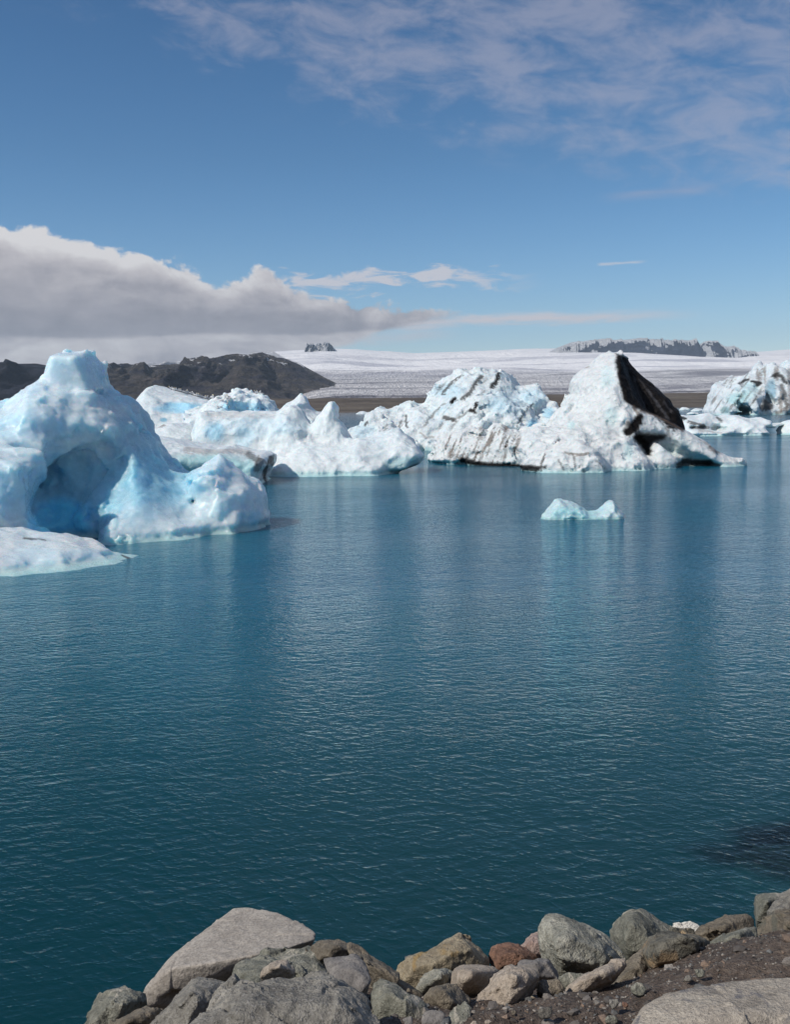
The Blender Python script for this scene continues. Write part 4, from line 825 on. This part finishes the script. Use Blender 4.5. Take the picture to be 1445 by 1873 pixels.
rock('big pale flat topped slab, highest rock of the left pile', [(427, 1663), (455, 1662), (510, 1671), (547, 1690), (574, 1708), (573, 1718), (501, 1741), (427, 1754), (376, 1764), (315, 1800), (266, 1840), (264, 1815), (290, 1786), (315, 1752), (362, 1713), (408, 1680)], 'pale', Y=3.75, tilt=2.6, ridge=[(501, 1741, 0.015), (427, 1755, 0.02), (376, 1764, 0.02), (316, 1772, 0.02)], brk=(427, 1757, -0.16), cuts=0, rough=0.22, thick=0.6, seed=4, sub=[(318, 1840, 30, 0.02)], nface=100, round_=0.004)
rock('jagged grey rock at the low left end of the pile, by the water', [(175, 1819), (181, 1814), (235, 1810), (262, 1817), (266, 1831), (252, 1846), (215, 1890), (140, 1900), (152, 1868)], 'green', Y=3.15, tilt=1.2, ridge=[(222, 1846, 0.06), (196, 1860, 0.05)], seed=7, rough=1.4)
rock('small brown rock wedged under the left end of the pale slab', [(247, 1848), (270, 1842), (297, 1848), (290, 1880), (240, 1900), (195, 1890), (203, 1868)], 'brown', Y=2.95, tilt=1.0, ridge=[(250, 1866, 0.05)], seed=9)
rock('speckled grey rock with a sloping left edge below the pale slab', [(344, 1800), (361, 1788), (395, 1786), (424, 1795), (420, 1825), (392, 1845), (349, 1890), (250, 1900), (273, 1873)], 'grey', Y=2.85, tilt=1.4, ridge=[(352, 1820, 0.05), (340, 1860, 0.06)], seed=11, rough=0.9)
rock('greenish grey boulder directly behind the little tan stone', [(410, 1800), (436, 1765), (470, 1748), (501, 1743), (540, 1735), (565, 1730), (583, 1744), (604, 1774), (616, 1796), (590, 1830), (430, 1830)], 'green', Y=3.05, tilt=2.2, ridge=[(500, 1770, 0.05), (570, 1775, 0.05)], seed=13, thick=0.8)
rock('large rounded mottled boulder at the bottom edge under the little tan stone', [(310, 1930), (349, 1866), (395, 1841), (421, 1819), (436, 1800), (480, 1790), (552, 1787), (609, 1788), (648, 1808), (676, 1840), (690, 1873), (700, 1930)], 'grey', Y=2.2, tilt=1.8, ridge=[(500, 1840, 0.05), (600, 1850, 0.06), (450, 1870, 0.06)], seed=17, rough=1.0, round_=0.006, nface=100)
rock('little tan stone sitting on top of the mottled boulder', [(476, 1787), (478, 1776), (484, 1768), (501, 1756), (524, 1754), (533, 1764), (539, 1776), (532, 1784), (512, 1790), (490, 1790)], 'tan', Y=2.62, tilt=0.6, ridge=[(505, 1770, 0.03)], seed=19, rough=1.2)
rock('flat faced purple grey rock, right of the little tan stone', [(593, 1756), (622, 1749), (650, 1746), (663, 1759), (679, 1792), (668, 1806), (655, 1818), (630, 1806), (606, 1785)], 'slate', Y=2.75, tilt=1.6, ridge=[(640, 1780, 0.02)], seed=21, rough=0.5, cuts=1)
rock('rough brown rock capping the left pile behind the purple grey one', [(560, 1732), (583, 1719), (619, 1719), (632, 1726), (656, 1741), (650, 1762), (600, 1768), (570, 1760)], 'brown', Y=3.30, tilt=1.0, ridge=[(618, 1738, 0.05)], seed=23)
rock('long dark brown rock slanting down to the right end of the left pile', [(629, 1728), (655, 1733), (668, 1740), (690, 1762), (721, 1785), (752, 1803), (776, 1819), (780, 1845), (740, 1850), (690, 1815), (664, 1772)], 'brown', Y=3.0, tilt=0.9, ridge=[(690, 1775, 0.04), (730, 1803, 0.04)], seed=25, thick=0.6)
rock('broken light brown rock below the slanting one at the bottom edge', [(680, 1800), (700, 1790), (722, 1800), (752, 1822), (782, 1848), (790, 1880), (720, 1895), (690, 1880), (683, 1840)], 'green', Y=2.55, tilt=1.3, ridge=[(725, 1830, 0.04)], seed=27)
rock('tall ochre boulder with a pointed crest, left of the rust red one', [(722, 1778), (739, 1757), (763, 1749), (787, 1744), (800, 1726), (812, 1719), (842, 1711), (855, 1715), (871, 1731), (884, 1738), (897, 1751), (900, 1775), (858, 1790), (800, 1812), (753, 1808)], 'ochre', Y=3.5, tilt=0.9, ridge=[(840, 1735, 0.06), (790, 1770, 0.06)], seed=29, rough=0.9)
rock('thumb sized grey stone behind the left shoulder of the ochre boulder', [(736, 1764), (741, 1750), (752, 1745), (762, 1749), (766, 1762)], 'grey', Y=3.75, tilt=0.8, seed=31, nface=30)
rock('rust red boulder between the ochre and the lichened rock', [(896, 1748), (900, 1737), (910, 1730), (926, 1726), (945, 1729), (962, 1735), (982, 1748), (990, 1765), (960, 1785), (900, 1785)], 'rust', Y=3.6, tilt=0.8, ridge=[(935, 1750, 0.06)], seed=33, round_=0.006)
rock('pinkish rock behind the rust red boulder', [(950, 1732), (960, 1717), (971, 1707), (984, 1703), (997, 1710), (1004, 1730), (1000, 1755), (965, 1760)], 'pink', Y=3.85, tilt=0.8, ridge=[(980, 1725, 0.05)], seed=35)
rock('tall pale lichened boulder in the middle of the bank', [(988, 1699), (992, 1684), (1000, 1674), (1013, 1671), (1030, 1674), (1061, 1691), (1085, 1698), (1112, 1713), (1138, 1742), (1146, 1762), (1102, 1785), (1030, 1792), (1008, 1770), (994, 1732)], 'lich', Y=3.45, tilt=0.7, ridge=[(1040, 1695, 0.05), (1030, 1735, 0.10), (1085, 1750, 0.07)], seed=37, rough=0.9, cuts=3, nface=90)
rock('green grey peaked boulder with a thin white vein', [(1117, 1706), (1128, 1688), (1140, 1670), (1153, 1661), (1165, 1663), (1179, 1668), (1204, 1686), (1230, 1699), (1246, 1712), (1230, 1745), (1180, 1770), (1148, 1765), (1130, 1740)], 'green', Y=3.85, tilt=0.7, ridge=[(1158, 1684, 0.07), (1175, 1690, 0.06), (1160, 1725, 0.09)], seed=39, rough=0.7, cuts=2, nface=90, round_=0.006)
rock('small bright white rock peeping over between the peaked and the brown rock', [(1222, 1692), (1232, 1687), (1255, 1685), (1272, 1687), (1282, 1693), (1275, 1712), (1235, 1712)], 'white', Y=4.25, tilt=0.8, seed=41, nface=40)
rock('dark rock with a tan streaked face and a black hollow below it', [(1172, 1740), (1185, 1713), (1209, 1704), (1262, 1704), (1284, 1710), (1299, 1722), (1292, 1742), (1283, 1778), (1250, 1798), (1200, 1798), (1178, 1775)], 'cave', Y=3.25, tilt=0.45, ridge=[(1240, 1722, 0.10), (1205, 1745, 0.10), (1262, 1725, 0.10)], seed=43, sub=[(1236, 1797, 44, 0.09)], rough=0.9, cuts=2, nface=90)
rock('earthy brown rock sloping down left of the hollowed dark rock', [(1144, 1762), (1160, 1746), (1180, 1733), (1194, 1760), (1192, 1795), (1160, 1815), (1110, 1818), (1122, 1790)], 'brown', Y=3.15, tilt=0.9, ridge=[(1160, 1780, 0.04)], seed=45)
rock('broad flat brown rock on the skyline of the bank, right of the white one', [(1262, 1703), (1280, 1692), (1302, 1684), (1322, 1677), (1342, 1672), (1365, 1673), (1382, 1680), (1392, 1700), (1360, 1725), (1300, 1725)], 'brown', Y=3.95, tilt=1.1, ridge=[(1335, 1693, 0.05)], seed=47, rough=0.8)
rock('blocky moss green rock in front of the broad flat brown one', [(1300, 1724), (1326, 1708), (1360, 1697), (1382, 1692), (1388, 1705), (1386, 1725), (1355, 1750), (1326, 1752), (1302, 1742)], 'green', Y=3.55, tilt=0.8, ridge=[(1345, 1715, 0.06)], seed=49, cuts=3)
rock('low flat grey stone half buried beneath the moss green rock', [(1281, 1762), (1300, 1745), (1320, 1739), (1342, 1739), (1360, 1756), (1352, 1772), (1320, 1776), (1290, 1776)], 'slate', Y=3.3, tilt=1.3, ridge=[(1322, 1752, 0.03)], seed=51, rough=0.6)
rock('squared dark green block at the right edge, topmost by the water', [(1382, 1639), (1390, 1636), (1428, 1632), (1446, 1640), (1440, 1675), (1410, 1690), (1386, 1682)], 'green', Y=4.6, tilt=0.7, ridge=[(1405, 1650, 0.05)], seed=53, cuts=1, rough=0.6)
rock('grey rounded rock rising out of the picture at the right edge', [(1404, 1664), (1418, 1646), (1432, 1634), (1460, 1622), (1520, 1615), (1540, 1660), (1480, 1690), (1415, 1690)], 'grey', Y=4.2, tilt=0.8, ridge=[(1450, 1650, 0.06)], seed=55)
rock('crumbling brown rock at the right edge below the grey rounded one', [(1378, 1700), (1392, 1685), (1410, 1671), (1440, 1662), (1520, 1655), (1530, 1720), (1440, 1735), (1390, 1728)], 'brown', Y=3.7, tilt=0.9, ridge=[(1420, 1695, 0.05), (1460, 1690, 0.06)], seed=57, rough=1.7)
rock('narrow plank shaped tan rock leaning right below the lichened boulder', [(1020, 1812), (1062, 1795), (1092, 1775), (1119, 1758), (1140, 1757), (1147, 1766), (1136, 1780), (1108, 1795), (1065, 1818), (1025, 1830)], 'tan', Y=2.95, tilt=0.9, ridge=[(1085, 1790, 0.03)], seed=59, thick=0.4, rough=0.8)
rock('dark grey rock tucked between the rust red and the lichened boulder', [(942, 1767), (962, 1757), (984, 1750), (1005, 1757), (1018, 1775), (1026, 1795), (990, 1805), (950, 1795)], 'slate', Y=3.25, tilt=0.8, ridge=[(985, 1770, 0.05)], seed=61)
rock('smooth pinkish tan boulder, lying in front of the ochre one', [(812, 1800), (818, 1785), (830, 1774), (847, 1766), (870, 1765), (900, 1767), (916, 1776), (905, 1795), (880, 1815), (840, 1822)], 'tan', Y=3.0, tilt=0.9, ridge=[(855, 1780, 0.06)], seed=63, rough=0.5, round_=0.006)
rock('speckled light grey rock between the ochre and the pinkish tan boulder', [(770, 1796), (782, 1780), (797, 1772), (815, 1771), (828, 1780), (822, 1806), (790, 1812), (755, 1812)], 'lich', Y=3.05, tilt=0.9, ridge=[(797, 1785, 0.04)], seed=65, rough=1.4)
rock('arched grey brown rock curving from the pinkish boulder to the bottom edge', [(898, 1792), (908, 1780), (926, 1770), (958, 1768), (980, 1778), (986, 1790), (976, 1812), (950, 1835), (905, 1850), (890, 1868)], 'tan', Y=2.8, tilt=1.0, ridge=[(935, 1785, 0.05)], seed=67, rough=0.8, extra=([(840, 1900), (845, 1870), (858, 1842), (880, 1820), (908, 1790), (930, 1800), (905, 1844), (885, 1870), (880, 1900)],))
rock('rough rounded brown rock in front of the speckled light grey one', [(772, 1822), (782, 1808), (805, 1801), (842, 1804), (868, 1816), (862, 1836), (845, 1850), (815, 1856), (780, 1848)], 'brown', Y=2.75, tilt=1.1, ridge=[(818, 1820, 0.05)], seed=69, rough=1.3, round_=0.006)
rock('small low greenish rock beside the foot of the arched rock', [(808, 1890), (818, 1855), (832, 1838), (852, 1828), (862, 1840), (852, 1890)], 'green', Y=2.45, tilt=1.0, seed=71, rough=1.2)
rock('dark slate stone at the bottom edge beside the broken light brown rock', [(768, 1862), (774, 1850), (790, 1844), (808, 1846), (815, 1858), (808, 1876), (775, 1880)], 'slate', Y=2.45, tilt=1.0, seed=73, rough=1.2, nface=44)
rock('low rounded tan stone half sunk in the soil under the lichened boulder', [(980, 1806), (985, 1795), (1000, 1790), (1022, 1789), (1036, 1800), (1040, 1815), (1000, 1822)], 'brown', Y=2.9, tilt=1.0, seed=75, nface=44)
rock('small stone against the base of the lichened boulder, above the plank shaped rock', [(1020, 1788), (1034, 1779), (1052, 1776), (1072, 1782), (1070, 1798), (1035, 1804)], 'green', Y=3.05, tilt=1.0, seed=77, nface=44)
rock('huge smooth speckled granite boulder filling the bottom right corner', [(1140, 1930), (1159, 1873), (1177, 1845), (1204, 1826), (1252, 1808), (1290, 1800), (1326, 1796), (1400, 1792), (1460, 1792), (1600, 1815), (1660, 1930)], 'gran', Y=2.2, tilt=1.5, ridge=[(1300, 1850, 0.03), (1400, 1850, 0.04)], seed=79, rough=0.4, round_=0.006, cuts=0, nface=110)
for (lb, px, py, s, mt, sd) in [
    ('little orange pebble on the soil right of the arched rock', 974, 1822, 5, 'ochre', 1), ('cream stone at the bottom edge right of the arched rock', 891, 1868, 8, 'tan', 2),
    ('pale wedge of stone at the bottom edge, left of the dark slate one', 745, 1866, 12, 'slate', 3), ('flat grey stone on the soil below the plank shaped rock', 1124, 1833, 13, 'grey', 4),
    ('reddish stone on the soil above the granite boulder, left of its top', 1146, 1836, 9, 'rust', 5), ('greenish round stone at the bottom edge left of the granite boulder', 1122, 1864, 14, 'green', 6),
    ('small grey stone in the mouth of the black hollow', 1260, 1788, 9, 'grey', 7), ('tiny blue grey stone on the soil near the right edge', 1415, 1786, 8, 'slate', 8),
    ('dark lumpy stone on the soil between arched and plank shaped rock', 995, 1850, 17, 'dark', 9), ('brown pebble left of the orange one', 940, 1850, 9, 'brown', 10),
    ('flat stone on the slope, just right of the black hollow', 1284, 1778, 12, 'green', 11), ('grey lump at the foot of the earthy brown rock', 1172, 1808, 17, 'green', 12), ('small flat stone beside the cream stone', 868, 1872, 9, 'tan', 13)]:
    ol = [(px + s * (1 + 0.3 * math.sin(k * 5 + sd)) * math.cos(k * 0.898), py - s * 0.72 * (1 + 0.25 * math.cos(k * 3 + sd)) * math.sin(k * 0.898)) for k in range(7)]
    o = rock(lb, ol, mt, tilt=0.8, seed=90 + sd, nface=26, thick=0.7, cuts=3)
    o.name = 'stone'; o['category'] = 'stone'; o['group'] = 'small stones on the soil'
rock('dark brown boulder lying under water off the right end of the bank', [(1330, 1600), (1345, 1570), (1385, 1548), (1445, 1540), (1560, 1548), (1600, 1610), (1500, 1660), (1380, 1650)], 'sunk', Y=8.1, tilt=2.3, seed=83, nface=60, thick=0.5, rough=0.6)

# gravel strewn over the bank, past counting: one object
rs = np.random.RandomState(3); V = []; Q = []; Cc = []
ico = bmesh.new(); bmesh.ops.create_icosphere(ico, subdivisions=1, radius=1.0); iv = np.array([v.co[:] for v in ico.verts]); jf = np.array([[v.index for v in f.verts] for f in ico.faces]); ico.free()
cnt = 0; pal = [(0.10, 0.085, 0.072), (0.16, 0.14, 0.12), (0.22, 0.20, 0.175), (0.07, 0.062, 0.055), (0.20, 0.14, 0.10), (0.13, 0.13, 0.125), (0.30, 0.27, 0.23)]
N_ = 15000
yy = rs.uniform(1.9, 5.6, N_); ss = rs.uniform(-0.42, 0.5, N_); xx = ss * yy
sz = 0.0035 + 0.010 * rs.power(0.35, N_) * rs.uniform(0, 1, N_) ** 1.5 + (rs.uniform(0, 1, N_) < 0.03) * rs.uniform(0.006, 0.018, N_)
Pn = np.stack([xx, yy, xx * 0], 1)
zz = bank_z(xx, yy) + fbm(Pn * 1.3, 4, 3) * 0.09 + fbm(Pn * 7, 4, 4) * 0.035 + fbm(Pn * 26, 3, 6, ridged=True) * 0.010
for i in range(N_):
    A = np.array(Matrix.Rotation(rs.uniform(0, 6.28), 3, 'Z') @ Matrix.Rotation(rs.uniform(-.6, .6), 3, 'X'))
    v = iv * (1 + 0.35 * rs.uniform(-1, 1, (len(iv), 1))) * np.array([1.0, rs.uniform(.6, 1), rs.uniform(.4, .8)]) * sz[i]
    V.append(v @ A.T + [xx[i], yy[i], zz[i] + sz[i] * 0.2]); Q.append(jf + i * len(iv)); c = np.array(pal[rs.randint(len(pal))]) * rs.uniform(.7, 1.3); Cc.append(np.repeat(c[None], len(iv), 0))
m = bpy.data.materials.new('gravel'); m.use_nodes = True; nt = m.node_tree; p = nt.nodes['Principled BSDF']; p.inputs['Roughness'].default_value = 0.9
a = nt.nodes.new('ShaderNodeVertexColor'); a.layer_name = 'tint'; g = nt.nodes.new('ShaderNodeNewGeometry'); nn = noise(nt, g.outputs['Position'], 220, 3)
nt.links.new(mixc(nt, nn.step(0.4, 0.65) * 0.5, a.outputs[0], (0.05, 0.045, 0.04)), p.inputs['Base Color'])
tag(link('gravel', mesh_np('gravel', np.concatenate(V), np.concatenate(Q), smooth=False, col=np.concatenate(Cc)), m), 'loose gravel and crumbs of stone strewn over the brown bank', 'gravel', kind='stuff')

# ------------------------------------------------------------------ the air
hz = bpy.data.materials.new('haze'); hz.use_nodes = True; nt = hz.node_tree; nt.nodes.clear()
o_ = nt.nodes.new('ShaderNodeOutputMaterial'); pv = nt.nodes.new('ShaderNodeVolumePrincipled'); nt.links.new(pv.outputs[0], o_.inputs['Volume'])
pv.inputs['Density'].default_value = HAZE; pv.inputs['Color'].default_value = (0.68, 0.85, 1.0, 1); pv.inputs['Anisotropy'].default_value = 0.0
tag(link('haze', box_mesh('haze', -26000, 26000, -80, 29000, -11, 2100), hz), kind='stuff')
